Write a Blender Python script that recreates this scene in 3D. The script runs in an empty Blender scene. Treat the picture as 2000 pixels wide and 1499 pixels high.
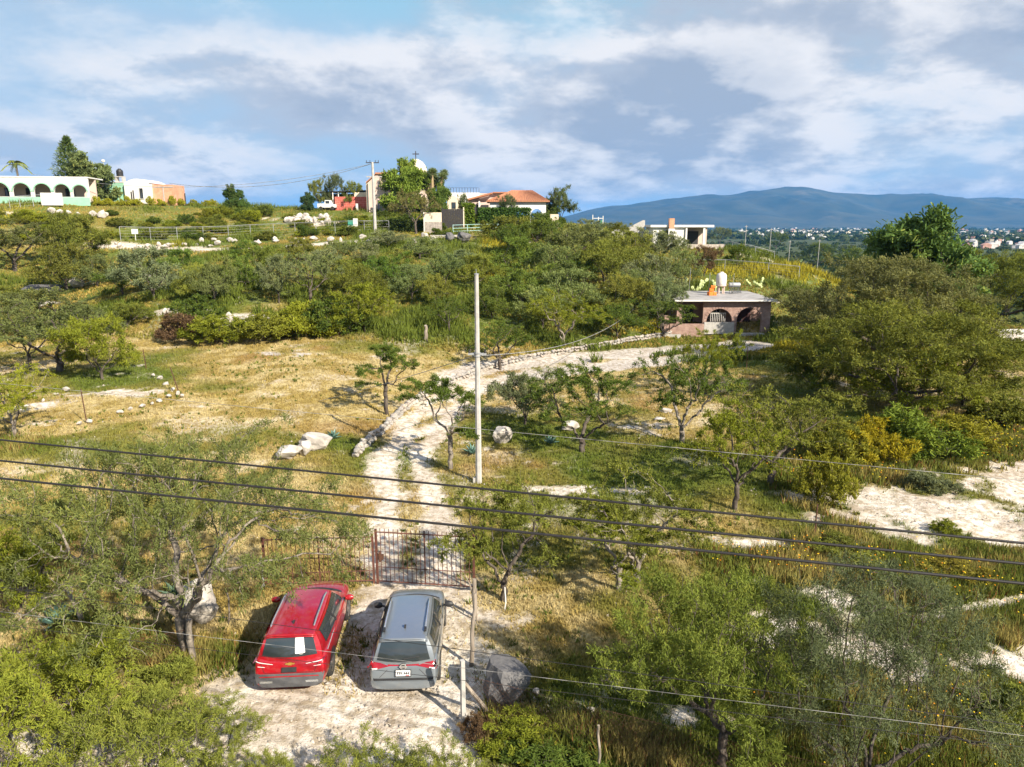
import bpy, bmesh, math, random
import numpy as np
from mathutils import Vector, Matrix
R = math.radians
SC = bpy.context.scene
COL = SC.collection
rng = np.random.default_rng(7)
random.seed(7)

# ---------------------------------------------------------------- camera, sky, sun, exposure
HAZE_D = 5.0e-5
CAMZ, PITCH, FPX = 12.0, R(12.6), 1389.0
cam = bpy.data.cameras.new('camera'); cam_o = bpy.data.objects.new('camera', cam); COL.objects.link(cam_o)
cam_o.location = (0, 0, CAMZ); cam_o.rotation_euler = (R(90) - PITCH, 0, 0)
cam.sensor_width = 36; cam.lens = 36 * FPX / 2000; cam.clip_start = 0.2; cam.clip_end = 90000
SC.camera = cam_o
SUN_EL, SUN_AZ = R(34), R(136)          # azimuth clockwise from +Y (the view direction)
sd = Vector((math.sin(SUN_AZ) * math.cos(SUN_EL), math.cos(SUN_AZ) * math.cos(SUN_EL), math.sin(SUN_EL)))
sun = bpy.data.lights.new('sun', 'SUN'); sun.energy = 5.0; sun.angle = R(0.55); sun.color = (1.0, 0.90, 0.74)
sun_o = bpy.data.objects.new('sun', sun); COL.objects.link(sun_o)
sun_o.rotation_euler = sd.to_track_quat('Z', 'Y').to_euler()
SC.view_settings.view_transform = 'Standard'; SC.view_settings.look = 'None'
SC.view_settings.gamma = 1; SC.view_settings.use_curve_mapping = False
SC.view_settings.exposure = 1.12
SC.cycles.max_bounces = 5; SC.cycles.diffuse_bounces = 3; SC.cycles.glossy_bounces = 2
SC.cycles.transmission_bounces = 3; SC.cycles.transparent_max_bounces = 6; SC.cycles.volume_bounces = 0
SC.cycles.caustics_reflective = False; SC.cycles.caustics_refractive = False
SC.cycles.use_denoising = True

def N(nt, typ, x=0, **kw):
    n = nt.nodes.new(typ)
    for k, v in kw.items(): setattr(n, k, v)
    return n
def math_(nt, op, a, b=None, c=None, clamp=False):
    n = N(nt, 'ShaderNodeMath', operation=op); n.use_clamp = clamp
    for i, v in enumerate((a, b, c)):
        if v is None: continue
        if isinstance(v, (int, float)): n.inputs[i].default_value = v
        else: nt.links.new(v, n.inputs[i])
    return n.outputs[0]
def mixc(nt, f, a, b, blend='MIX'):
    n = N(nt, 'ShaderNodeMix', data_type='RGBA', blend_type=blend)
    for s, v in ((n.inputs[0], f), (n.inputs[6], a), (n.inputs[7], b)):
        if isinstance(v, (int, float)): s.default_value = v
        elif isinstance(v, tuple): s.default_value = (*v[:3], 1)
        else: nt.links.new(v, s)
    return n.outputs[2]
def smooth_(nt, v, a, b, t0=0.0, t1=1.0):
    n = N(nt, 'ShaderNodeMapRange', interpolation_type='SMOOTHSTEP')
    nt.links.new(v, n.inputs[0]); n.inputs[1].default_value = a; n.inputs[2].default_value = b
    n.inputs[3].default_value = t0; n.inputs[4].default_value = t1
    return n.outputs[0]
def noise_(nt, vec, scale, detail=6, rough=0.55, lac=2.0, dist=0.0):
    n = N(nt, 'ShaderNodeTexNoise'); n.inputs['Scale'].default_value = scale
    n.inputs['Detail'].default_value = detail; n.inputs['Roughness'].default_value = rough
    n.inputs['Lacunarity'].default_value = lac; n.inputs['Distortion'].default_value = dist
    if vec is not None: nt.links.new(vec, n.inputs['Vector'])
    return n.outputs['Fac']

world = bpy.data.worlds.new('World'); SC.world = world; world.use_nodes = True
wt = world.node_tree; wt.nodes.clear()
w_out = N(wt, 'ShaderNodeOutputWorld'); w_bg = N(wt, 'ShaderNodeBackground')
w_bg.inputs[1].default_value = 0.12
sky = N(wt, 'ShaderNodeTexSky', sky_type='NISHITA'); sky.sun_disc = False
sky.sun_elevation = SUN_EL; sky.sun_rotation = SUN_AZ; sky.altitude = 1900; sky.air_density = 1.0; sky.dust_density = 0.5; sky.ozone_density = 2.0
tc = N(wt, 'ShaderNodeTexCoord'); sep = N(wt, 'ShaderNodeSeparateXYZ'); wt.links.new(tc.outputs['Generated'], sep.inputs[0])
zz = math_(wt, 'ADD', math_(wt, 'MAXIMUM', sep.outputs[2], 0.0), 0.3)
cx = math_(wt, 'DIVIDE', sep.outputs[0], zz); cy = math_(wt, 'DIVIDE', sep.outputs[1], zz)
CLOUD_OFF = (-32.6, 11.8, 7.0)
CLOUD_DARK, CLOUD_LIT, SKY_TINT = (1.55, 1.86, 2.35), (3.5, 3.5, 3.6), (.80, .95, 1.2)
def cvec(dx, dy, dz):
    c = N(wt, 'ShaderNodeCombineXYZ')
    wt.links.new(math_(wt, 'ADD', cx, CLOUD_OFF[0] + dx), c.inputs[0]); wt.links.new(math_(wt, 'ADD', cy, CLOUD_OFF[1] + dy), c.inputs[1])
    wt.links.new(math_(wt, 'ADD', math_(wt, 'MULTIPLY', sep.outputs[2], 1.6), CLOUD_OFF[2] + dz), c.inputs[2])
    return c.outputs[0]
big = noise_(wt, cvec(0, 0, 0), 0.8, 2, 0.5)
fine = noise_(wt, cvec(5, 2, 1), 1.75, 12, 0.60, dist=0.1)
dens = math_(wt, 'ADD', math_(wt, 'MULTIPLY', big, 0.80), math_(wt, 'MULTIPLY', fine, 0.60))
cover = smooth_(wt, dens, 0.565, 0.76)
low = noise_(wt, cvec(5.09, 1.90, 1.06), 1.75, 8, 0.55, dist=0.1)     # same field a step towards the sun: lit rims, grey bellies
lit = smooth_(wt, math_(wt, 'SUBTRACT', fine, low), -0.09, 0.11)
thick = smooth_(wt, dens, 0.70, 0.95)
litn = math_(wt, 'SUBTRACT', math_(wt, 'ADD', lit, 0.22), math_(wt, 'MULTIPLY', thick, 0.70), clamp=True)
ccol = mixc(wt, litn, CLOUD_DARK, CLOUD_LIT)
skyc = mixc(wt, 1.0, mixc(wt, 1.0, sky.outputs[0], SKY_TINT, 'MULTIPLY'), (1.75, 2.45, 3.2), 'DARKEN')
wt.links.new(mixc(wt, cover, skyc, ccol), w_bg.inputs[0]); wt.links.new(w_bg.outputs[0], w_out.inputs[0])

# ---------------------------------------------------------------- noise, terrain, placing
def _hash(ix, iy, s):
    h = (ix.astype(np.int64) * 374761393 + iy.astype(np.int64) * 668265263 + s * 974634777) & 0xffffffff
    h = ((h ^ (h >> 13)) * 1274126177) & 0xffffffff
    return ((h ^ (h >> 16)) & 0xffffff) / float(0xffffff)
def vnoise(x, y, s=0):
    x = np.asarray(x, float); y = np.asarray(y, float)
    ix = np.floor(x); iy = np.floor(y); fx = x - ix; fy = y - iy
    fx = fx * fx * (3 - 2 * fx); fy = fy * fy * (3 - 2 * fy)
    a = _hash(ix, iy, s); b = _hash(ix + 1, iy, s); c = _hash(ix, iy + 1, s); d = _hash(ix + 1, iy + 1, s)
    return (a * (1 - fx) + b * fx) * (1 - fy) + (c * (1 - fx) + d * fx) * fy
def fbm(x, y, scale, octs=4, s=0):
    t = 0; a = 0.5; n = 0
    for o in range(octs):
        t = t + a * vnoise(np.asarray(x) / scale * 2 ** o + 17.3 * o, np.asarray(y) / scale * 2 ** o - 9.1 * o, s + o); n += a; a *= 0.5
    return t / n
def sstep(v, a, b):
    t = np.clip((v - a) / (b - a), 0, 1); return t * t * (3 - 2 * t)
CP, SP = math.cos(PITCH), math.sin(PITCH)
def ray(px, py):
    u = (px - 1000) / FPX; v = (749.5 - py) / FPX
    return np.array([u, CP + v * SP, -SP + v * CP])          # x, y, z per unit depth
def onD(px, py, D):
    r = ray(px, py); t = D / r[1]
    return np.array([r[0] * t, D, CAMZ + r[2] * t])
def onZ(px, py, z):
    r = ray(px, py); t = (z - CAMZ) / r[2]
    return np.array([r[0] * t, r[1] * t, z])
CTRL = [onD(*c) for c in (
    (830,800,45),(900,740,54.5),(1000,715,60.5),(1200,705,63),(1400,680,69.5),(1440,655,78),(1300,655,78),(1490,655,78),
    (500,800,42.5),(640,740,48.5),(450,700,54.5),(650,665,62),(350,670,61),(300,900,34),(100,830,39),(150,700,56),(100,650,68),(50,600,82),
    (400,640,66),(400,600,69),(500,600,70),(300,560,80),(600,590,74),(700,640,66),(870,645,68),(1100,672,68),
    (500,500,98),(300,480,112),(450,468,120),(220,470,112),(730,455,125),(600,412,150),(300,406,135),(450,404,150),(60,393,128),
    (0,440,112),(150,440,118),(450,440,132),(600,440,138),(830,457,128),(900,470,115),(1040,442,140),(1100,436,150),(1160,455,140),(1340,482,131),(1250,452,150),
    (1450,520,108),(1560,518,105),(1500,492,124),(1400,560,92),(1000,500,105),(1000,560,88),(1000,620,74),(1200,600,80),(1250,520,105),
    (720,412,150),(950,425,145),(800,415,150),
    (1700,760,51),(1850,800,45),(1950,760,50),(1900,680,68),(2000,640,84),(1600,700,62))]
CTRL += [np.array(c, float) for c in (
    (-20,5,0.1),(0,5,0),(20,5,-.3),(-20,20,.3),(0,16,0),(-4,20,0),(0,22,0),(20,20,-.3),(-2,32,0),(10,35,0),(20,42,-.1),(35,30,-.5),(-10,30,.35),(8,26,0),(-14,24,.2),
    (60,100,-3),(80,140,-8),(110,110,-12),(70,70,-1.5),(48,112,1),(100,60,-4),(120,200,-20),(60,180,-6),(55,150,-2),(0,220,4),(-60,220,8),(-120,200,8),(-110,140,14),
    (-110,80,5),(-90,40,2),(-60,15,.5),(60,15,-.5),(60,40,-.5),(0,-30,0),(-60,-30,.3),(60,-30,-.5),(0,300,-14),(-200,300,-8),(200,300,-22),(200,100,-20),(-200,100,8),(-200,0,2),(200,0,-8))]
CT = np.array(CTRL); _c = 5.0
def _ker(d2): return np.sqrt(d2 + _c * _c)
_d2 = ((CT[:, None, :2] - CT[None, :, :2]) ** 2).sum(-1)
_A = np.block([[_ker(_d2) + 0.0 * np.eye(len(CT)), np.c_[np.ones(len(CT)), CT[:, :2] / 100]],
               [np.c_[np.ones(len(CT)), CT[:, :2] / 100].T, np.zeros((3, 3))]])
_A[:len(CT), :len(CT)] -= np.eye(len(CT)) * 0.6
_w = np.linalg.solve(_A, np.r_[CT[:, 2], 0, 0, 0])
def Hh(x, y):
    x = np.asarray(x, float); y = np.asarray(y, float); sh = np.broadcast(x, y).shape
    x = np.broadcast_to(x, sh).ravel(); y = np.broadcast_to(y, sh).ravel(); out = np.empty(x.size)
    for i in range(0, x.size, 20000):
        a = x[i:i + 20000]; b = y[i:i + 20000]
        d2 = (a[:, None] - CT[None, :, 0]) ** 2 + (b[:, None] - CT[None, :, 1]) ** 2
        out[i:i + 20000] = _ker(d2) @ _w[:-3] + _w[-3] + _w[-2] * a / 100 + _w[-1] * b / 100
    r = np.hypot(x - 0, y - 80); k = sstep(r, 170, 330)
    val = -22 + (fbm(x, y, 600, 3, 40) - .5) * 8
    out = out * (1 - k) + val * k
    return out.reshape(sh)
def H1(x, y): return float(Hh(np.array([x]), np.array([y]))[0])
def P(px, py, tmax=420.0):
    r = ray(px, py); t = np.linspace(4, tmax, 2200); pts = np.c_[r[0] * t, r[1] * t, CAMZ + r[2] * t]
    g = pts[:, 2] - Hh(pts[:, 0], pts[:, 1]); i = np.argmax(g < 0)
    if g[i] >= 0: i = len(t) - 1
    a = t[max(i - 1, 0)]; b = t[i]
    f = g[max(i - 1, 0)] / max(1e-6, g[max(i - 1, 0)] - g[i]); tt = a + (b - a) * f
    q = r * tt; return Vector((q[0], q[1], H1(q[0], q[1])))
def depth(p): return p[1] * CP + (CAMZ - p[2]) * SP
def ztop(p, py):                                             # height above p that shows at row py
    r = ray(1000, py); return CAMZ + r[2] * p[1] / r[1] - p[2]
def mpp(p): return depth(p) / FPX                            # metres per photo pixel at p

# ---------------------------------------------------------------- mesh and object helpers
def mk_mesh(name, V, F, mats=(), smooth=False, attrs=None, midx=None):
    V = np.asarray(V, np.float32).reshape(-1, 3); me = bpy.data.meshes.new(name)
    if isinstance(F, np.ndarray):
        k = F.shape[1]; lv = F.astype(np.int32).ravel(); ls = np.arange(0, len(lv), k, dtype=np.int32)
    else:
        lv = np.array([i for f in F for i in f], np.int32); ls = np.cumsum([0] + [len(f) for f in F])[:-1].astype(np.int32)
    me.vertices.add(len(V)); me.vertices.foreach_set('co', V.ravel())
    me.loops.add(len(lv)); me.loops.foreach_set('vertex_index', lv)
    me.polygons.add(len(ls)); me.polygons.foreach_set('loop_start', ls)
    if smooth: me.polygons.foreach_set('use_smooth', np.ones(len(ls), bool))
    for m in mats: me.materials.append(m)
    if midx is not None: me.polygons.foreach_set('material_index', np.asarray(midx, np.int32))
    me.update(calc_edges=True)
    for k, a in (attrs or {}).items():
        a = np.asarray(a, np.float32)
        if a.ndim == 1:
            t = me.attributes.new(k, 'FLOAT', 'POINT'); t.data.foreach_set('value', a)
        else:
            if a.shape[1] == 3: a = np.c_[a, np.ones(len(a), np.float32)]
            t = me.attributes.new(k, 'FLOAT_COLOR', 'POINT'); t.data.foreach_set('color', a.astype(np.float32).ravel())
    return me
def ob(name, me, parent=None, loc=None, rot=None, scale=None):
    o = bpy.data.objects.new(name, me); COL.objects.link(o)
    if parent is not None: o.parent = parent
    if loc is not None: o.location = loc
    if rot is not None: o.rotation_euler = rot if not isinstance(rot, (int, float)) else (0, 0, rot)
    if scale is not None: o.scale = scale if not isinstance(scale, (int, float)) else (scale,) * 3
    return o
def tag(o, label, cat, group=None):
    o['label'] = label; o['category'] = cat
    if 'kind' not in o: o['kind'] = 'thing'
    if group: o['group'] = group
    return o
def thing(name, label, cat, loc=(0, 0, 0), rz=0, group=None):
    return tag(ob(name, None, None, loc, (0, 0, rz)), label, cat, group)
def struct(o): o['kind'] = 'structure'; return o
def stuff(o): o['kind'] = 'stuff'; return o
class MB:
    """collects solids, then links them as one mesh"""
    def __init__(s): s.v = []; s.f = []
    def add(s, V, F):
        b = len(s.v); s.v += [tuple(map(float, p)) for p in V]; s.f += [[b + i for i in f] for f in F]; return s
    def box(s, x0, x1, y0, y1, z0, z1):
        return s.add([(x0,y0,z0),(x1,y0,z0),(x1,y1,z0),(x0,y1,z0),(x0,y0,z1),(x1,y0,z1),(x1,y1,z1),(x0,y1,z1)],
                     [(0,3,2,1),(4,5,6,7),(0,1,5,4),(1,2,6,5),(2,3,7,6),(3,0,4,7)])
    def tube(s, pts, rad, n=8, cap=True):
        pts = [Vector(p) for p in pts]; V = []; F = []
        if isinstance(rad, (int, float)): rad = [rad] * len(pts)
        for i, p in enumerate(pts):
            d = (pts[min(i + 1, len(pts) - 1)] - pts[max(i - 1, 0)]).normalized()
            u = d.cross(Vector((0.31, 0.93, 0.17)));
            if u.length < 1e-3: u = d.cross(Vector((1, 0, 0)))
            u.normalize(); w = d.cross(u)
            for k in range(n):
                a = 2 * math.pi * k / n; V.append(p + (u * math.cos(a) + w * math.sin(a)) * rad[i])
        for i in range(len(pts) - 1):
            for k in range(n):
                a = i * n + k; b = i * n + (k + 1) % n; F.append((a, b, b + n, a + n))
        if cap: F.append(tuple(range(n - 1, -1, -1))); F.append(tuple(range((len(pts) - 1) * n, len(pts) * n)))
        return s.add(V, F)
    def lathe(s, prof, n=20, c=(0, 0, 0), axis='z'):
        V = []; F = []; m = len(prof)
        for k in range(n):
            a = 2 * math.pi * k / n
            for r, z in prof:
                p = (r * math.cos(a), r * math.sin(a), z)
                if axis == 'y': p = (p[0], p[2], p[1])
                V.append((p[0] + c[0], p[1] + c[1], p[2] + c[2]))
        for k in range(n):
            for j in range(m - 1):
                a = k * m + j; b = ((k + 1) % n) * m + j; F.append((a, b, b + 1, a + 1))
        return s.add(V, F)
    def prism(s, poly, y0, y1):                               # polygon in x,z extruded along y
        n = len(poly); V = [(p[0], y0, p[1]) for p in poly] + [(p[0], y1, p[1]) for p in poly]
        F = [tuple(range(n)), tuple(range(2 * n - 1, n - 1, -1))] + [(i, i + n, (i + 1) % n + n, (i + 1) % n) for i in range(n)]
        return s.add(V, F)
    def grid(s, rows):
        n = len(rows[0]); V = [p for r in rows for p in r]; F = []
        for i in range(len(rows) - 1):
            for j in range(n - 1): a = i * n + j; F.append((a, a + 1, a + n + 1, a + n))
        return s.add(V, F)
    def mesh(s, name, mat, smooth=False, bevel=0, auto=None):
        me = mk_mesh(name, s.v, s.f, (mat,) if mat else ())
        b = bmesh.new(); b.from_mesh(me)
        bmesh.ops.recalc_face_normals(b, faces=b.faces)
        if bevel: bmesh.ops.bevel(b, geom=[e for e in b.edges if len(e.link_faces) == 2 and e.calc_face_angle() > 0.6], offset=bevel, segments=2, affect='EDGES', profile=0.6)
        for f in b.faces: f.smooth = smooth
        if smooth:
            for e in b.edges:
                e.smooth = not (len(e.link_faces) == 2 and e.calc_face_angle() > (auto or 0.7))
        b.to_mesh(me); b.free(); return me
    def build(s, name, mat, parent=None, **kw):
        pl = {k: kw.pop(k) for k in ('loc', 'rot', 'scale') if k in kw}
        return ob(name, s.mesh(name, mat, **kw), parent, **pl)

# ---------------------------------------------------------------- materials
def new_mat(name):
    m = bpy.data.materials.new(name); m.use_nodes = True; nt = m.node_tree; nt.nodes.clear()
    o = N(nt, 'ShaderNodeOutputMaterial'); return m, nt, o
def pmat(name, c1, c2=None, scale=4.0, rough=0.8, bump=0.0, metal=0.0, spec=0.4, detail=6, stretch=(1, 1, 1), coat=0.0, dirt=None, bscale=None):
    m, nt, o = new_mat(name); b = N(nt, 'ShaderNodeBsdfPrincipled'); nt.links.new(b.outputs[0], o.inputs[0])
    c2 = c2 or tuple(v * 0.78 for v in c1)
    t = N(nt, 'ShaderNodeTexCoord'); mp = N(nt, 'ShaderNodeMapping'); mp.inputs['Scale'].default_value = stretch
    nt.links.new(t.outputs['Object'], mp.inputs[0])
    nz = noise_(nt, mp.outputs[0], scale, detail, 0.6); f = smooth_(nt, nz, 0.32, 0.68)
    c = mixc(nt, f, c1, c2)
    if dirt:
        nz2 = noise_(nt, mp.outputs[0], scale * 0.37, 8, 0.7); c = mixc(nt, smooth_(nt, nz2, 0.55, 0.72), c, dirt)
    nt.links.new(c, b.inputs['Base Color']); b.inputs['Roughness'].default_value = rough; b.inputs['Metallic'].default_value = metal
    b.inputs['Specular IOR Level'].default_value = spec; b.inputs['Coat Weight'].default_value = coat; b.inputs['Coat Roughness'].default_value = 0.04
    if bump:
        bp = N(nt, 'ShaderNodeBump'); bp.inputs['Strength'].default_value = bump; bp.inputs['Distance'].default_value = 0.05
        nb = noise_(nt, mp.outputs[0], bscale or scale * 3, 5, 0.6); nt.links.new(nb, bp.inputs['Height']); nt.links.new(bp.outputs[0], b.inputs['Normal'])
    return m
def brick_mat(name, c1, c2, mortar, w=0.24, h=0.09, rough=0.9):
    m, nt, o = new_mat(name); b = N(nt, 'ShaderNodeBsdfPrincipled'); nt.links.new(b.outputs[0], o.inputs[0]); b.inputs['Roughness'].default_value = rough
    t = N(nt, 'ShaderNodeTexCoord'); s = N(nt, 'ShaderNodeSeparateXYZ'); nt.links.new(t.outputs['Object'], s.inputs[0])
    c = N(nt, 'ShaderNodeCombineXYZ'); nt.links.new(math_(nt, 'ADD', s.outputs[0], s.outputs[1]), c.inputs[0]); nt.links.new(s.outputs[2], c.inputs[1])
    k = N(nt, 'ShaderNodeTexBrick'); nt.links.new(c.outputs[0], k.inputs[0]); k.inputs['Scale'].default_value = 1
    k.inputs['Brick Width'].default_value = w; k.inputs['Row Height'].default_value = h; k.inputs['Mortar Size'].default_value = h * 0.1
    k.inputs['Color1'].default_value = (*c1, 1); k.inputs['Color2'].default_value = (*c2, 1); k.inputs['Mortar'].default_value = (*mortar, 1)
    nz = noise_(nt, t.outputs['Object'], 1.3, 6, 0.6)
    nt.links.new(mixc(nt, smooth_(nt, nz, .35, .7, 0, .55), k.outputs[0], tuple(v * .55 for v in c1)), b.inputs['Base Color'])
    bp = N(nt, 'ShaderNodeBump'); bp.inputs['Strength'].default_value = .5; bp.inputs['Distance'].default_value = .02; bp.invert = True
    nt.links.new(k.outputs['Fac'], bp.inputs['Height']); nt.links.new(bp.outputs[0], b.inputs['Normal'])
    return m
def leaf_mat(name, trans=0.26, var=0.7):
    m, nt, o = new_mat(name)
    a = N(nt, 'ShaderNodeAttribute'); a.attribute_name = 'v'; oi = N(nt, 'ShaderNodeObjectInfo')
    k = math_(nt, 'ADD', math_(nt, 'MULTIPLY', a.outputs['Fac'], var), 1 - var * 0.5)
    cb = N(nt, 'ShaderNodeCombineXYZ')
    for i in range(3): nt.links.new(k, cb.inputs[i])
    c = mixc(nt, 1.0, oi.outputs['Color'], cb.outputs[0], 'MULTIPLY')
    c = mixc(nt, smooth_(nt, a.outputs['Fac'], .72, 1.0, 0, .45), c, (0.26, 0.23, 0.035))
    d = N(nt, 'ShaderNodeBsdfDiffuse'); tr = N(nt, 'ShaderNodeBsdfTranslucent'); mx = N(nt, 'ShaderNodeMixShader'); mx.inputs[0].default_value = trans
    nt.links.new(c, d.inputs[0]); nt.links.new(mixc(nt, 1.0, c, (1.25, 1.2, .6), 'MULTIPLY'), tr.inputs[0])
    nt.links.new(d.outputs[0], mx.inputs[1]); nt.links.new(tr.outputs[0], mx.inputs[2]); nt.links.new(mx.outputs[0], o.inputs[0])
    return m
def col_mat(name, trans=0.25, rough=True):                    # colour from the mesh's own 'col' attribute
    m, nt, o = new_mat(name); a = N(nt, 'ShaderNodeAttribute'); a.attribute_name = 'col'
    d = N(nt, 'ShaderNodeBsdfDiffuse'); tr = N(nt, 'ShaderNodeBsdfTranslucent'); mx = N(nt, 'ShaderNodeMixShader'); mx.inputs[0].default_value = trans
    nt.links.new(a.outputs[0], d.inputs[0]); nt.links.new(a.outputs[0], tr.inputs[0])
    nt.links.new(d.outputs[0], mx.inputs[1]); nt.links.new(tr.outputs[0], mx.inputs[2]); nt.links.new(mx.outputs[0], o.inputs[0])
    return m
LEAF = leaf_mat('leaf'); BLADE = col_mat('blade', 0.25)
BARK = pmat('bark', (0.045, 0.034, 0.028), (0.12, 0.10, 0.082), 7, 0.95, 0.8, stretch=(1, 1, .35))
BARK2 = pmat('pale_bark', (0.27, 0.235, 0.195), (0.10, 0.082, 0.068), 5, 0.95, 0.8, stretch=(1, 1, .3))
ROCK = pmat('limestone', (0.50, 0.46, 0.41), (0.33, 0.30, 0.27), 2.2, 0.92, 0.55, dirt=(0.20, 0.18, 0.16))
ROCKD = pmat('grey_rock', (0.135, 0.13, 0.13), (0.075, 0.075, 0.08), 2.6, 0.92, 0.9, dirt=(0.21, 0.2, 0.185))  # greys lowered to paint in the shade on the big boulder by the gate
WOOD = pmat('weathered_wood', (0.33, 0.28, 0.23), (0.16, 0.13, 0.10), 6, 0.9, 0.7, stretch=(1, 1, .15))
CONC = pmat('concrete', (0.42, 0.405, 0.385), (0.33, 0.318, 0.30), 3, 0.85, 0.25, dirt=(0.24, 0.22, 0.195))
WHITE = pmat('white_plaster', (0.70, 0.69, 0.66), (0.60, 0.59, 0.56), 1.2, 0.85, 0.1, dirt=(0.52, 0.50, 0.46))
CREAM = pmat('cream_plaster', (0.70, 0.60, 0.46), (0.62, 0.52, 0.40), 1.2, 0.85, 0.1, dirt=(0.48, 0.40, 0.31))
PINK = pmat('pink_plaster', (0.60, 0.47, 0.40), (0.52, 0.40, 0.35), 0.9, 0.85, 0.1, dirt=(0.40, 0.32, 0.28))
MINT = pmat('mint_plaster', (0.27, 0.50, 0.36), (0.23, 0.44, 0.32), 1.0, 0.85, 0.1, dirt=(0.34, 0.48, 0.40))
REDWALL = brick_mat('red_block', (0.52, 0.12, 0.09), (0.46, 0.10, 0.08), (0.58, 0.22, 0.17), 0.9, 0.45)
BRICK = brick_mat('brick', (0.30, 0.175, 0.145), (0.40, 0.27, 0.22), (0.36, 0.30, 0.26))
BRICK2 = brick_mat('orange_brick', (0.62, 0.30, 0.17), (0.55, 0.25, 0.14), (0.60, 0.45, 0.34), 0.3, 0.13)
TILE = pmat('roof_tile', (0.42, 0.19, 0.10), (0.31, 0.13, 0.075), 1.5, 0.85, 0.5, stretch=(4, .6, 1))
RUST = pmat('rusty_red_iron', (0.14, 0.05, 0.034), (0.07, 0.034, 0.026), 9, 0.7, 0.2, spec=.3)
RUSTD = pmat('dark_rust', (0.11, 0.05, 0.03), (0.06, 0.03, 0.02), 9, 0.8, 0.2)
GALV = pmat('galvanised', (0.36, 0.37, 0.38), (0.26, 0.27, 0.28), 6, 0.5, metal=0.3)
DARK = pmat('dark_metal', (0.025, 0.023, 0.024), (0.045, 0.04, 0.04), 5, 0.6)
BLACK = pmat('black_plastic', (0.018, 0.018, 0.02), (0.028, 0.028, 0.03), 6, 0.5)
GLASS = pmat('dark_glass', (0.022, 0.028, 0.032), (0.035, 0.042, 0.047), 1, 0.05, spec=0.9)
GREEN = pmat('green_paint', (0.05, 0.28, 0.20), (0.04, 0.22, 0.16), 3, 0.6)
CABLE = pmat('black_cable', (0.012, 0.011, 0.012), (0.02, 0.018, 0.018), 12, 0.55)
WIRE = pmat('bright_wire', (0.42, 0.41, 0.40), (0.12, 0.115, 0.11), 5, 0.45, metal=.2)
print('terrain z at pole/house/hill', H1(-2, 32), H1(22, 79), H1(-60, 128))
# ---------------------------------------------------------------- ground: what grows where
def pxy(*pts): return np.array([P(a, b)[:2] for a, b in pts])
DRIVE = pxy((800,1180),(800,1145),(800,1050),(800,960),(792,900),(828,835),(858,795),(905,756),(975,728),(1100,713),(1230,702),(1340,690),(1450,675))
def seg_dist(x, y, poly):
    d = np.full(np.shape(x), 1e9)
    for a, b in zip(poly[:-1], poly[1:]):
        ab = b - a; t = np.clip(((x - a[0]) * ab[0] + (y - a[1]) * ab[1]) / (ab @ ab), 0, 1)
        d = np.minimum(d, np.hypot(x - a[0] - t * ab[0], y - a[1] - t * ab[1]))
    return d
ROAD = pxy((190,478),(280,483),(360,486),(450,488),(560,482),(680,474),(820,466),(900,462))
PATH = pxy((1800,1215),(1880,1198),(1960,1180),(2060,1160))
def blob(x, y, px, py, rx, ry, ang=0):
    c = P(px, py); dx = x - c.x; dy = y - c.y; ca, sa = math.cos(ang), math.sin(ang)
    return np.exp(-(((dx * ca + dy * sa) / rx) ** 2 + ((-dx * sa + dy * ca) / ry) ** 2))
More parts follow.
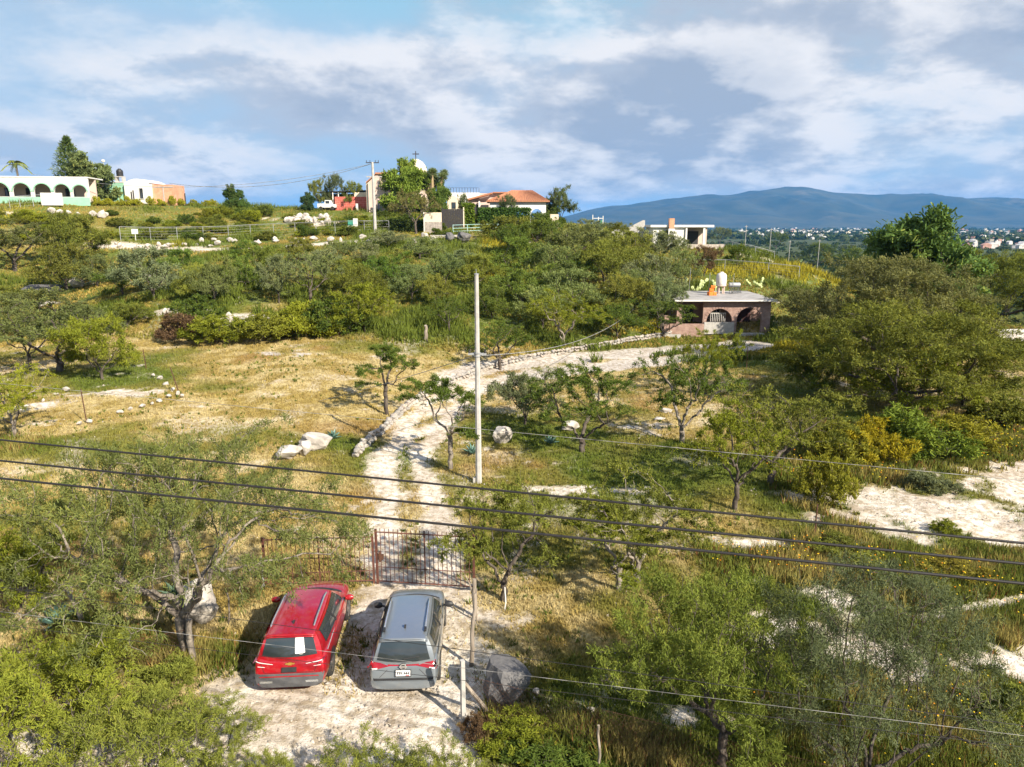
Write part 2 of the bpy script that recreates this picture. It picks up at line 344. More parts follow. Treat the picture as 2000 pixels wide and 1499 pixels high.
def soil_mask(x, y):
    n = fbm(x, y, 2.2, 4, 3) - .5; n2 = fbm(x, y, .7, 3, 9) - .5; s = np.zeros(np.shape(x))
    d = seg_dist(x, y, DRIVE); wob = d + (n * 1.6 + n2 * .8) * (1 - .6 * sstep(y, 48, 54))
    wd = 1.7 * sstep(y, 49, 56); drive = 1 - sstep(wob, 1.35 + wd, 2.0 + wd)
    strip = (1 - sstep(d + n * .9, .22, .62)) * sstep(fbm(x, y, 1.6, 3, 21), .36, .52) * sstep(y, 21.5, 23)
    s = np.maximum(s, drive * (1 - .85 * strip))
    fx = x + n * 2.2 + n2 * .8; fy = y + n * 1.6 + n2 * .8
    right = -1.0 + np.clip(15.2 - fy, 0, 9) * .42
    fore = sstep(fx, -9.2, -7.6) * (1 - sstep(fx, right - .5, right + .5)) * (1 - sstep(fy, 16.6, 18.4)) * sstep(fy, 3, 5)
    s = np.maximum(s, fore)
    s = np.maximum(s, .85 * sstep(fx, -14, -12) * (1 - sstep(fx, -7, -5)) * (1 - sstep(fy, 14.6, 15.6)))
    mid = sstep(fx, -4.9, -4.2) * (1 - sstep(fx, -1.3, -.6)) * (1 - sstep(fy, 22, 23)); s = np.maximum(s, .9 * mid)
    lane = sstep(fx, -6.6, -6.2) * (1 - sstep(fx, -4, -3.5)) * (1 - sstep(fy, 20, 22)); s = np.maximum(s, .45 * lane)
    for a in ((1890,1005,7,2.8,0,1.15),(1735,985,3.6,1.6,0,.85),(2010,960,5,3.4,0,1.0),(1985,1310,2,1.1,0,1.2),(1110,958,3.4,1.1,0,.75),(1490,1060,2,.8,0,.9),
              (1690,1270,3,1.6,0,.85),(1650,1160,2,1,0,.5),(560,690,3,1.3,0,.55),(600,770,2.2,1.2,0,.4),(1180,690,2,1,0,.3),(345,608,2.2,1.2,0,1.2),(470,625,3.2,1.6,0,1.3),(520,640,2,1,0,.9),
              (600,432,5,2.5,0,1.3),(650,437,3,1.6,0,1.3),(60,597,4,.9,0,1.0),(40,580,3,.9,0,.7),(250,770,3.5,1.2,0,.8),(90,790,3,1.3,0,.7),(1440,470,5,1.4,0,.5),(1500,510,4,1.2,0,.7),
              (960,1200,1.2,1.4,0,.6),(1010,1270,2,1.6,0,.45),(1240,830,2.2,.9,0,.4),(1330,810,2,.8,0,.4),(440,755,3,1,0,.3),(880,480,5,1.2,0,.5)):
        b = blob(x, y, *a[:5]) * a[5]; s = np.maximum(s, sstep(b + n * 1.3 + n2 * 1.1, .38, .72))
    s = np.maximum(s, 1 - sstep(seg_dist(x, y, ROAD) + n * 3 + n2, 1.0, 2.4))
    s = np.maximum(s, (1 - sstep(seg_dist(x, y, PATH) + n * .4, .18, .5)) * .9)
    spots = sstep(fbm(x, y, 3.3, 4, 33) + n2 * .25, .62, .74) * .35 * (1 - sstep(y, 60, 80)); s = np.maximum(s, spots)
    return np.clip(s, 0, 1)
def green_mask(x, y):
    n = fbm(x, y, 7, 4, 50) - .5; n2 = fbm(x, y, 1.6, 3, 55) - .5
    g = np.full(np.shape(x), .38) + sstep(y, 62, 78) * .36
    for a in ((1400,950,7,4,.5),(1180,880,8,3.5,.25),(1300,900,8,3,.2),(1050,840,4,3,.4),(600,500,30,12,.2),(1450,490,14,8,.25),(180,740,9,4,.45),(250,830,4,1.6,.15),(120,870,5,2.5,.25),
              (1480,1440,7,3,.45),(1230,1420,5,2.5,.3),(700,690,6,3,.18),(880,640,8,4,.45),(1000,640,10,5,.5),(600,860,3,1.5,.3),(1750,1100,8,3,.35),(1750,870,9,4,.4),(20,1000,6,3,.25),(1560,1200,5,4,.1),
              (450,730,10,5,-.2),(550,720,8,5,-.14),(300,950,9,4,-.12),(1200,780,6,2.5,-.22),(620,900,5,3,-.1),(1950,880,8,4,-.3),(1080,1060,5,3,-.06),(180,1130,5,3,-.2)):
        g = g + blob(x, y, *a[:4]) * a[4]
    return np.clip(g + n * 1.15 + n2 * .5, 0, 1)
DRY = np.array((.34, .26, .085)); STRAW = np.array((.48, .39, .19)); GRN = np.array((.125, .16, .028)); OLV = np.array((.21, .195, .045)); RED = np.array((.27, .15, .05)); SOIL = np.array((.74, .68, .60)); SOIL2 = np.array((.58, .51, .435))
def L3(a, b, t): return a + (b - a) * np.asarray(t)[..., None]
def ground_col(x, y, with_soil=True):
    g = green_mask(x, y); r = fbm(x, y, 1.1, 3, 71); q = fbm(x, y, 5, 3, 77)
    dry = L3(DRY, STRAW, sstep(r, .4, .65)); dry = L3(dry, RED, sstep(q, .58, .74) * .45)
    c = L3(dry, OLV, sstep(g, .28, .5)); c = L3(c, GRN, sstep(g, .48, .8))
    if with_soil:
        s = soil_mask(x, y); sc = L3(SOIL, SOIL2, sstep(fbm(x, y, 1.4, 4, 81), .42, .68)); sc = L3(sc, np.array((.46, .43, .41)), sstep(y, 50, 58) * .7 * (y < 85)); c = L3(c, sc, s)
    far = sstep(np.hypot(x, y - 80), 150, 260); c = L3(c, np.array((.055, .075, .03)) * (0.7 + .8 * fbm(x, y, 300, 3, 90))[..., None], far)
    return c
def axis(dense0, dense1, step, grow, far0, far1):
    a = list(np.arange(dense0, dense1, step)); s = step; v = a[-1]
    while v < far1: s *= grow; v += s; a.append(v)
    s = step; v = a[0]; b = []
    while v > far0: s *= grow; v -= s; b.append(v)
    return np.array(b[::-1] + a)
gx = axis(-42, 46, .36, 1.075, -18000, 18000); gy = axis(6, 72, .36, 1.028, -3000, 15500)
X, Y = np.meshgrid(gx, gy); Z = Hh(X, Y)
near = 1 - sstep(np.hypot(X, Y), 80, 160)
def micro(x, y): return (fbm(x, y, 1.3, 4, 12) - .5) * .16 + (fbm(x, y, 5, 3, 14) - .5) * .25
def flat_under_cars(x, y): return sstep(np.hypot((x + 4.2) / 4.2, (y - 19) / 4.2), .75, 1.15)
Z = Z + micro(X, Y) * near * flat_under_cars(X, Y) + near * soil_mask(X, Y) * (fbm(X, Y, .55, 2, 15) - .5) * .10
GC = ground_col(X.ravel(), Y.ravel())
i = np.arange(len(gy) - 1)[:, None] * len(gx) + np.arange(len(gx) - 1)[None]; i = i.ravel()
GF = np.c_[i, i + 1, i + len(gx) + 1, i + len(gx)]
def ground_mat():
    m, nt, o = new_mat('ground'); b = N(nt, 'ShaderNodeBsdfPrincipled'); nt.links.new(b.outputs[0], o.inputs[0]); b.inputs['Roughness'].default_value = .95; b.inputs['Specular IOR Level'].default_value = .15
    a = N(nt, 'ShaderNodeAttribute'); a.attribute_name = 'col'; t = N(nt, 'ShaderNodeTexCoord'); v = t.outputs['Object']
    n1 = noise_(nt, v, 3.1, 9, .7); n2 = noise_(nt, v, 17, 5, .65); n3 = noise_(nt, v, .9, 5, .6)
    c = mixc(nt, smooth_(nt, n1, .40, .62), a.outputs[0], mixc(nt, 1, a.outputs[0], (.58, .53, .44), 'MULTIPLY'))
    c = mixc(nt, smooth_(nt, n2, .52, .7, 0, .55), c, mixc(nt, 1, c, (.45, .42, .36), 'MULTIPLY'))
    c = mixc(nt, smooth_(nt, n3, .56, .72, 0, .2), c, (.50, .42, .32))
    vo = N(nt, 'ShaderNodeTexVoronoi'); vo.inputs['Scale'].default_value = 5.5; nt.links.new(v, vo.inputs['Vector'])
    peb = math_(nt, 'MULTIPLY', smooth_(nt, vo.outputs['Distance'], .10, .16, 1, 0), smooth_(nt, n3, .5, .6))
    c = mixc(nt, peb, c, (.66, .60, .52))
    nt.links.new(c, b.inputs['Base Color'])
    bp = N(nt, 'ShaderNodeBump'); bp.inputs['Strength'].default_value = .9; bp.inputs['Distance'].default_value = .12
    nt.links.new(math_(nt, 'ADD', n1, math_(nt, 'MULTIPLY', n2, .35)), bp.inputs['Height']); nt.links.new(bp.outputs[0], b.inputs['Normal'])
    return m
GROUND_M = ground_mat()
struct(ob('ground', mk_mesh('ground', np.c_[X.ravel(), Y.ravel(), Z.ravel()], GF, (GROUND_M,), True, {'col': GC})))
def Gz(x, y):
    x = np.asarray(x, float); y = np.asarray(y, float); nr = 1 - sstep(np.hypot(x, y), 80, 160)
    return Hh(x, y) + micro(x, y) * nr * flat_under_cars(x, y)

# mountains beyond the valley
RID = np.array([(700,438),(1040,432),(1130,418),(1180,404),(1250,394),(1330,387),(1390,378),(1425,381),(1470,375),(1550,374),(1620,378),(1720,376),(1800,380),(1880,386),(1960,385),(2020,392),(2200,390),(2500,402),(2900,420),(3400,436)], float)
MD = 9500.0
rx = np.array([onD(a, b, MD)[0] for a, b in RID]); rz = np.array([onD(a, b, MD)[2] for a, b in RID])
mx = np.linspace(-2600, 17500, 330); my = np.linspace(6300, 13500, 90); MX, MY = np.meshgrid(mx, my)
cr = (np.interp(MX, rx, rz) + 22) * (1 + (fbm(MX, MY * 0 + 3, 700, 4, 66) - .5) * .30)
tt = (MY - MD) / np.where(MY < MD, 2900, 4000.0); bell = np.clip(1 - np.abs(tt), 0, 1) ** 1.15
rg = 1 - np.abs(2 * fbm(MX, MY * .8, 1500, 5, 60) - 1)
MZ = -30 + cr * bell * (1 + (rg - .62) * 1.7 * (1 - bell ** 2)) + (fbm(MX, MY, 260, 3, 63) - .5) * 26 * bell
i = (np.arange(len(my) - 1)[:, None] * len(mx) + np.arange(len(mx) - 1)[None]).ravel()
MOUNT = pmat('mountain_scrub', (.018, .03, .024), (.05, .055, .035), .003, .95, detail=10, dirt=(.13, .115, .08))  # scrub colours darkened to stand in for cloud shade on the slopes
struct(ob('mountain_range', mk_mesh('mountain_range', np.c_[MX.ravel(), MY.ravel(), MZ.ravel()], np.c_[i, i + 1, i + len(mx) + 1, i + len(mx)], (MOUNT,), True)))

# haze over the valley
hz, nt, o = new_mat('haze'); pv = N(nt, 'ShaderNodeVolumePrincipled'); nt.links.new(pv.outputs[0], o.inputs['Volume'])
pv.inputs['Color'].default_value = (.07, .41, 1.0, 1); pv.inputs['Density'].default_value = HAZE_D; pv.inputs['Anisotropy'].default_value = 0.0
stuff(MB().box(-21500, 21500, -4200, 17500, -60, 470).build('haze', hz))

# ---------------------------------------------------------------- grass, weeds and scrub
def frustum_pts(n, d0, d1, pw=1.0, xm=1.12, seed=1):
    r = np.random.default_rng(seed); u = r.random(n)
    D = (d0 ** (1 - pw) + u * (d1 ** (1 - pw) - d0 ** (1 - pw))) ** (1 / (1 - pw)) if pw != 1 else d0 * (d1 / d0) ** u
    x = (r.random(n) * 2 - 1) * xm * (.72 * (D * CP + 12 * SP)); return x, D, r
def blades(name, x, y, hgt, wid, col, r, lean=.5, per=2, label=None):
    n = len(x); x = np.repeat(x, per) + r.normal(0, .035, n * per); y = np.repeat(y, per) + r.normal(0, .035, n * per)
    hgt = np.repeat(hgt, per) * (.6 + .8 * r.random(n * per)); wid = np.repeat(wid, per); col = np.repeat(col, per, 0) * (.7 + .6 * r.random((n * per, 1)))
    z = Gz(x, y) - .02; a = r.random(n * per) * 2 * np.pi; b = r.random(n * per) * 2 * np.pi; ln = hgt * lean * r.random(n * per)
    base = np.c_[x, y, z]; w = np.c_[np.cos(a), np.sin(a), 0 * a] * wid[:, None]
    tip = base + np.c_[np.cos(b) * ln, np.sin(b) * ln, hgt]
    V = np.stack([base - w, base + w, tip], 1).reshape(-1, 3); F = np.arange(len(V)).reshape(-1, 3)
    C = np.repeat(col, 3, 0)
    o = stuff(ob(name, mk_mesh(name, V, F, (BLADE,), False, {'col': C}))); tag(o, label, name.replace('_', ' ')); return o
x, y, r = frustum_pts(330000, 9.5, 78, 1.35, 1.12, 2)
s = soil_mask(x, y); keep = r.random(len(x)) > s * 1.05 - .05 + .25 * (fbm(x, y, .9, 3, 5) < .42); x, y = x[keep], y[keep]
gm = green_mask(x, y); col = ground_col(x, y, False) * .95
hg = (.05 + .07 * fbm(x, y, 1.2, 3, 6) + .05 * gm) * (1 + y / 90)
blades('grass', x, y, hg, .012 + .0004 * y, col, r, .9, 2, 'short yellow green grass covering the sloping lawn')
x, y, r = frustum_pts(16000, 11, 64, 1.1, 1.1, 6); k = (soil_mask(x, y) < .75) & (fbm(x, y, 2.8, 3, 61) + .25 * (r.random(len(x)) - .5) > .52); x, y = x[k], y[k]
col = L3(np.array((.07, .11, .02)), np.array((.16, .17, .035)), r.random(len(x)))
blades('lawn_weeds', x, y, .09 + .12 * r.random(len(x)), .02 + .0006 * y, col, r, 1.1, 7, 'small dark green weed rosettes dotted through the dry lawn')
# taller wild growth: right meadow, fence foot, slope above the lawn
def weed_mask(x, y):
    w = np.zeros(len(x)); n = (fbm(x, y, 2.5, 3, 8) - .5)
    for a in ((1760,880,9,5,1),(1850,850,6,4,1),(1650,900,4,4,.9),(1780,1120,8,2.4,1),(1900,1150,6,2.4,1),(1950,1240,5,1.6,1),(1600,1090,3,2,.8),(1960,1400,4,2.4,1),(1900,1480,5,2.5,1),(1000,1430,2.2,1.1,.9),(1200,1470,5,1.0,.5),(1450,1480,5,.9,.4),
              (1590,980,1.6,5,.8),(60,870,5,2,.5),(330,1290,2,1.2,.8),(200,1240,4,1,.5),(600,640,9,2.4,.45),(420,655,8,2.5,.5),(1980,880,6,5,.8),(930,1390,.8,.7,.6)):
        w = np.maximum(w, blob(x, y, *a[:4]) * a[4])
    return np.clip(sstep(w + n * .8, .35, .7), 0, 1)
x, y, r = frustum_pts(330000, 9.5, 68, 1.2, 1.15, 3); k = (r.random(len(x)) < weed_mask(x, y)) & (soil_mask(x, y) < .6); x, y = x[k][:60000], y[k][:60000]
q = fbm(x, y, 1.5, 3, 44); col = L3(np.array((.13, .15, .03)), np.array((.30, .25, .08)), sstep(q, .46, .68)); col = L3(col, np.array((.20, .10, .04)), (r.random(len(x)) < .08) * 1.0)
blades('tall_weeds', x, y, .20 + .34 * fbm(x, y, 2, 2, 45), .014 + .0005 * y, col, r, .6, 3, 'rank tall weeds and seeding grass in the right meadow and along fences')
k = r.random(len(x)) < .07 * sstep(fbm(x, y, 3, 3, 46), .45, .6) * sstep(y, 12, 22) * (x > 4); fx, fy = x[k], y[k]; n = len(fx); fz = Gz(fx, fy) + .35 + .3 * r.random(n)
c = np.c_[fx + r.normal(0, .1, n), fy, fz]; d = .009 + .0008 * fy; fc = np.where((r.random(n) < .35)[:, None], np.array((.75, .27, .02)), np.array((.75, .55, .03)))
V = np.stack([c + np.c_[-d, 0 * d, 0 * d], c + np.c_[0 * d, -d, -.3 * d], c + np.c_[d, 0 * d, 0 * d], c + np.c_[0 * d, d, .3 * d]], 1).reshape(-1, 3)
tag(stuff(ob('wildflowers', mk_mesh('wildflowers', V, np.arange(len(V)).reshape(-1, 4), (BLADE,), False, {'col': np.repeat(fc, 4, 0)}))), 'yellow and orange wildflower heads scattered through the right meadow', 'wildflowers')
x, y, r = frustum_pts(150000, 62, 175, .4, 1.15, 4); k = (Hh(x, y) > -1) & (r.random(len(x)) > soil_mask(x, y)) & (fbm(x, y, 3, 3, 31) > .34); x, y = x[k], y[k]
q = fbm(x, y, 6, 4, 47); q2 = fbm(x, y, 14, 3, 48); col = L3(np.array((.30, .22, .06)), np.array((.11, .14, .025)), sstep(q, .38, .6)); col = L3(col, np.array((.36, .30, .03)), sstep(q2, .6, .7) * .8)
blades('hillside_scrub', x, y, .22 + .75 * sstep(q, .45, .72), .06 + 0 * x, col * (.75 + .6 * r.random((len(x), 1))), r, .8, 3, 'low yellow green scrub and dry grass over the far hillside')
# loose pebbles on the bare earth
x, y, r = frustum_pts(60000, 10, 62, 1.3, 1.05, 9); k = r.random(len(x)) < soil_mask(x, y) * .5 + .04; x, y = x[k][:15000], y[k][:15000]; n = len(x); sz = (.012 + .045 * r.random(n) ** 4) * (1 + y / 40)
tet = np.array([(1, 0, -.3), (-.5, .87, -.3), (-.5, -.87, -.3), (.1, .1, .7)]); a = r.random(n) * 6.28; ca, sa = np.cos(a), np.sin(a)
V = np.stack([np.c_[x + sz * (t[0] * ca - t[1] * sa), y + sz * (t[0] * sa + t[1] * ca), Gz(x, y) + .01 + sz * t[2]] for t in tet], 1).reshape(-1, 3); b0 = np.arange(n)[:, None] * 4
F = np.concatenate([b0 + np.array(f)[None] for f in ((0, 1, 3), (1, 2, 3), (2, 0, 3))], 0); cc = np.repeat(L3(np.array((.66, .60, .52)), np.array((.26, .22, .18)), r.random(n)), 4, 0)
tag(stuff(ob('pebbles', mk_mesh('pebbles', V, F, (BLADE,), False, {'col': cc}))), 'loose pebbles strewn over the bare white earth', 'pebbles')
# woods across the valley floor
def clumps(name, cx, cy, cz, rad, n_leaf, size, label, seed):
    r = np.random.default_rng(seed); n = len(cx); m = n * n_leaf
    v = r.normal(size=(m, 3)); v /= np.linalg.norm(v, axis=1)[:, None]; v *= (.55 + .45 * r.random((m, 1))); v[:, 2] = np.abs(v[:, 2]) * .85
    ctr = np.repeat(np.c_[cx, cy, cz], n_leaf, 0) + v * np.repeat(rad, n_leaf)[:, None]; s = np.repeat(rad, n_leaf)[:, None] * size
    a = r.normal(size=(m, 3)); b = r.normal(size=(m, 3)); a /= np.linalg.norm(a, axis=1)[:, None]; b /= np.linalg.norm(b, axis=1)[:, None]
    V = np.stack([ctr + a * s, ctr + b * s, ctr - (a + b) * s * .7], 1).reshape(-1, 3)
    cc = np.repeat(L3(np.array((.035, .065, .02)), np.array((.085, .095, .03)), r.random(n)), n_leaf, 0) * (.75 + .5 * r.random((m, 1)))
    o = stuff(ob(name, mk_mesh(name, V, np.arange(len(V)).reshape(-1, 3), (BLADE,), False, {'col': np.repeat(cc, 3, 0)}))); tag(o, label, 'wood'); return o
r = np.random.default_rng(11); D = 210 * (1400 / 210) ** r.random(2600); x = (r.random(2600) * 1.3 - .15) * .85 * D + 10; k = Hh(x, D) < 1; x, D = x[k], D[k]
clumps('valley_wood', x, D, Hh(x, D) - .6, 3.0 + 3.0 * r.random(len(x)), 55, .34, 'dark green trees massed over the slope down to the valley', 12)
D = 1300 * (7500 / 1300) ** r.random(5200); x = (r.random(5200) * 1.4 - .25) * .9 * D; k = fbm(x, D, 500, 3, 13) > .43; x, D = x[k], D[k]
clumps('far_valley_wood', x, D, Hh(x, D) - 2, 6 + 9 * r.random(len(x)), 16, .6, 'dark band of far trees between the valley town and the mountains', 13)

# the town on the valley floor
def town_house(kind):
    b = MB()
    if kind == 0: b.box(-5,5,-4,4,-4,5.2).box(-5.2,5.2,-4.2,4.2,5.2,5.6).box(1,3,-1,1,5.6,7.4)
    elif kind == 1: b.box(-5,0.5,-4,4,-4,3.4).box(-5.2,.7,-4.2,4.2,3.4,3.8).box(.5,5,-3.6,4.2,-4,6.4).box(.3,5.2,-3.8,4.4,6.4,6.8).box(-3,-2,0,1,3.8,5)
    else: b.box(-5,5,-4,4,-4,3.6).prism([(-5.6,3.6),(5.6,3.6),(0,6.2)],-4.4,4.4)
    b.box(-3.4,-2,-4.05,-3.9,.6,2.2).box(1.4,2.8,-4.05,-3.9,.6,2.2)
    return b
TM = [pmat('town_' + k, c, None, .2, .9) for k, c in (('white', (.60, .58, .55)), ('cream', (.66, .58, .46)), ('pink', (.58, .34, .27)), ('grey', (.5, .49, .48)))]
tmesh = {(k, m): town_house(k).mesh('house', TM[m]) for k in range(3) for m in range(4)}
r = np.random.default_rng(21); cnt = 0
for zone, n in (((1440, 1700, 447, 462), 110), ((1560, 1760, 452, 470), 30), ((1850, 2000, 449, 464), 60), ((1880, 2000, 466, 486), 34), ((1130, 1240, 446, 455), 10)):
    for _ in range(n):
        q = onZ(r.uniform(zone[0], zone[1]), r.uniform(zone[2], zone[3]), -20); z = H1(q[0], q[1]); k = int(r.integers(3)); m = int(r.choice(4, p=(.55, .2, .15, .1)))
        if zone[0] == 1880: m = int(r.choice(4, p=(.25, .2, .45, .1)))
        o = ob('house', tmesh[k, m], None, (q[0], q[1], z + 1.5), r.uniform(-.6, .6), r.uniform(.6, 1.2) * (1 if q[1] < 2500 else 1.35)); cnt += 1
        if zone[0] == 1880: tag(o, 'small pink or cream house among trees in the valley at right edge', 'house', 'houses low in the valley at the right edge')
        else: tag(o, 'tiny pale house in the far valley town below the mountains', 'house', 'houses of the far valley town')
# ---------------------------------------------------------------- trees
def colonize(att, nodes, par, D, dk, maxit, r, di=1e9, up=0.0):
    nodes = [np.array(n, float) for n in nodes]; par = list(par)
    nd = np.full(len(att), 1e9); ni = np.zeros(len(att), int); st = 0
    for it in range(maxit):
        new = np.array(nodes[st:])
        if len(new):
            d = np.linalg.norm(att[:, None] - new[None], axis=2); j = d.argmin(1); dm = d[np.arange(len(att)), j]
            b = dm < nd; nd[b] = dm[b]; ni[b] = j[b] + st
        k = nd > dk; att, nd, ni = att[k], nd[k], ni[k]
        if not len(att): break
        st = len(nodes); a = nd < di
        if not a.any(): break
        arr = np.array(nodes); v = att[a] - arr[ni[a]]; v /= np.linalg.norm(v, axis=1)[:, None] + 1e-9
        acc = np.zeros((len(nodes), 3)); np.add.at(acc, ni[a], v)
        for g in np.unique(ni[a]):
            d = acc[g] / (np.linalg.norm(acc[g]) + 1e-9) + r.normal(0, .22, 3); d[2] += up; d /= np.linalg.norm(d)
            nodes.append(arr[g] + d * D); par.append(g)
        if len(nodes) > 5200: break
    return np.array(nodes), np.array(par)
def tubes(nodes, par, rad, n=5):
    k = np.where(par >= 0)[0]; p = par[k]; d = nodes[k] - nodes[p]; d /= np.linalg.norm(d, axis=1)[:, None] + 1e-9
    dirs = np.zeros_like(nodes); dirs[k] = d; root = par < 0; dirs[root] = (0, 0, 1)
    main = np.full(len(nodes), -1); best = np.zeros(len(nodes))
    for c, q in zip(k, p):
        if rad[c] > best[q]: best[q] = rad[c]; main[q] = c
    def ring(pos, dr, rr):
        u = np.cross(dr, np.array((.31, .93, .17))); u /= np.linalg.norm(u, axis=1)[:, None] + 1e-9; w = np.cross(dr, u)
        a = np.arange(n) * 2 * np.pi / n
        return pos[:, None] + (u[:, None] * np.cos(a)[None, :, None] + w[:, None] * np.sin(a)[None, :, None]) * rr[:, None, None]
    ismain = main[p] == k
    r0 = np.where(ismain, rad[p], rad[k] * 1.1); A = ring(nodes[p], np.where(ismain[:, None], dirs[p], d), r0); B = ring(nodes[k], d, rad[k])
    V = np.concatenate([A, B], 1).reshape(-1, 3); m = len(k); b = np.arange(m)[:, None] * 2 * n; j = np.arange(n)[None]; j2 = (j + 1) % n
    F = np.stack([b + j, b + j2, b + n + j2, b + n + j], 2).reshape(-1, 4); return V, F
def strips(org, dr, nrm, L, W, v):
    s = np.cross(dr, nrm); s /= np.linalg.norm(s, axis=1)[:, None] + 1e-9; a = org; b = org + dr * L[:, None]
    V = np.stack([a - s * W[:, None] * .35, a + s * W[:, None] * .35, b + s * W[:, None] * .5, b - s * W[:, None] * .5], 1).reshape(-1, 3)
    return V, np.arange(len(V)).reshape(-1, 4), np.repeat(v, 4)
def unit(a): return a / (np.linalg.norm(a, axis=1)[:, None] + 1e-9)
PROTO = {}
def proto(key, seed, Ht, Wd, cb, lobes, natt, D, dk, stems, nleaf, L, W, spread, flat=.5, tip=.008, rmax=.2, droop=.0, fork=.18, lobe_s=.17, bark=BARK, shell=.35, stemr=.26, up=.05, lean=(0, 0), pw=2.35):
    """Ht x Wd tree whose crown is made of uneven lobes of foliage with gaps between them"""
    r = np.random.default_rng(seed); A = []
    off = np.array((lean[0], lean[1], 0.0)) * Wd
    for i in range(lobes):
        a = 2 * np.pi * (i * .381966 + .1 * r.random()); q = math.sqrt((i + .4) / lobes); rr = q * .5 * Wd * (.80 + .2 * r.random())
        top = cb * Ht + (1 - cb) * Ht * math.sqrt(max(0.02, 1 - (q * .93) ** 2)); z = top - r.random() ** 1.6 * shell * Ht
        c = np.array((rr * math.cos(a), rr * math.sin(a), max(z, cb * Ht * .9))) + off * (z / Ht); s = lobe_s * Wd * (.65 + .7 * r.random())
        A.append(c + np.clip(r.normal(size=(natt // lobes, 3)), -1.7, 1.7) * np.array((s, s, s * flat)) * .62)
    A = np.concatenate(A); A = A[(A[:, 2] > cb * Ht * .72) & (A[:, 2] < Ht)]
    nodes = [np.zeros(3) - (0, 0, .15)]; par = [-1]; fk = fork * Ht; st = max(.12, D)
    for i in range(max(1, int(fk / st))): nodes.append(np.array((r.normal(0, .025), r.normal(0, .025), fk * (i + 1) / max(1, int(fk / st)))) + off * .1); par.append(len(nodes) - 2)
    f = len(nodes) - 1
    for k in range(stems):
        a = 2 * np.pi * (k + .35 * r.random()) / max(1, stems) + seed; e = np.array((math.cos(a) * stemr * Wd * (.6 + .6 * r.random()), math.sin(a) * stemr * Wd * (.6 + .6 * r.random()), cb * Ht * (.85 + .35 * r.random()))) + off * .6
        pr = f; n = max(2, int(np.linalg.norm(e - nodes[f]) / st)); b0 = nodes[f].copy(); cur = np.cumsum(r.normal(0, .05, (n, 3)), 0)
        for i in range(n):
            t = (i + 1) / n; q = b0 + (e - b0) * np.array((t ** 1.15, t ** 1.15, t ** .9)) + cur[i] * (1 if t < 1 else 1); nodes.append(q); par.append(pr); pr = len(nodes) - 1
    nd, pa = colonize(A, nodes, par, D, dk, 70, r, up=up)
    rad = np.zeros(len(nd)); ch = np.zeros(len(nd), int); np.add.at(ch, pa[pa >= 0], 1); acc = np.zeros(len(nd))
    for i in range(len(nd) - 1, -1, -1):
        rad[i] = tip if acc[i] == 0 else acc[i] ** (1 / pw)
        if pa[i] >= 0: acc[pa[i]] += rad[i] ** pw
    rad = tip + (rmax - tip) * np.clip((rad - tip) / (rad.max() - tip), 0, 1) ** 1.3; V, F = tubes(nd, pa, rad)
    tm = mk_mesh('trunk', V, F, (bark,), True)
    z0 = cb * Ht * .82; th = np.where((rad < max(tip * 2.6, rmax * .16)) & (nd[:, 2] > z0) & (np.arange(len(nd)) >= len(nodes)))[0]
    if len(th) == 0: th = np.arange(len(nd))
    cw = vnoise(nd[th, 0] / (.075 * Wd) + nd[th, 2] * 2.1, nd[th, 1] / (.075 * Wd) - nd[th, 2] * 1.7, seed + 5); cw = np.clip((cw - .30) * 2.2, .04, 1); pick = r.choice(th, nleaf, p=cw / cw.sum()); dirs = unit(nd[pick] - nd[np.maximum(pa[pick], 0)])
    org = nd[pick] + r.normal(0, spread, (nleaf, 3)) * np.array((1, 1, .7)) + dirs * r.random((nleaf, 1)) * D
    g = r.normal(size=(nleaf, 3)); dr = unit(dirs * .55 + g * .62 + np.array((0, 0, .18 - droop)))
    nrm = unit(np.array((0, 0, 1.0)) + r.normal(size=(nleaf, 3)) * .75)
    cl = vnoise(nd[pick, 0] / (.14 * Wd) + nd[pick, 2], nd[pick, 1] / (.14 * Wd) - nd[pick, 2] * .7, seed)
    v = np.clip(.5 + (cl - .5) * .7 + r.normal(0, .2, nleaf), 0, 1)
    V, F, v4 = strips(org, dr, nrm, L * (.6 + .8 * r.random(nleaf)), W * (.7 + .6 * r.random(nleaf)), v)
    cm = mk_mesh('crown', V, F, (LEAF,), False, {'v': v4})
    ax = np.percentile(org[:, 0], (2, 98)); ay = np.percentile(org[:, 1], (2, 98)); PROTO[key] = (tm, cm, float(np.percentile(org[:, 2], 99.3)), float((ax[1] - ax[0] + ay[1] - ay[0]) / 2))
# open thorn trees of the garden: several bare stems under a flat feathery crown
for i in range(5): proto('a%d' % i, 100 + i, 4.0, 4.8, .50, 12 + i, 380, .15, .28, 3 + i % 2, 12500, .10, .026, .05, flat=.5, pw=2.2, tip=.008, up=.16, fork=(.12, .22, .10, .26, .16)[i], rmax=.125)
proto('s0', 130, 4.2, 3.4, .34, 8, 300, .16, .26, 1, 10000, .10, .027, .055, flat=.36, fork=.42, rmax=.11, shell=.6)
proto('s1', 131, 4.2, 3.4, .52, 8, 280, .16, .26, 3, 8500, .10, .026, .055, flat=.4, fork=.40, rmax=.11)
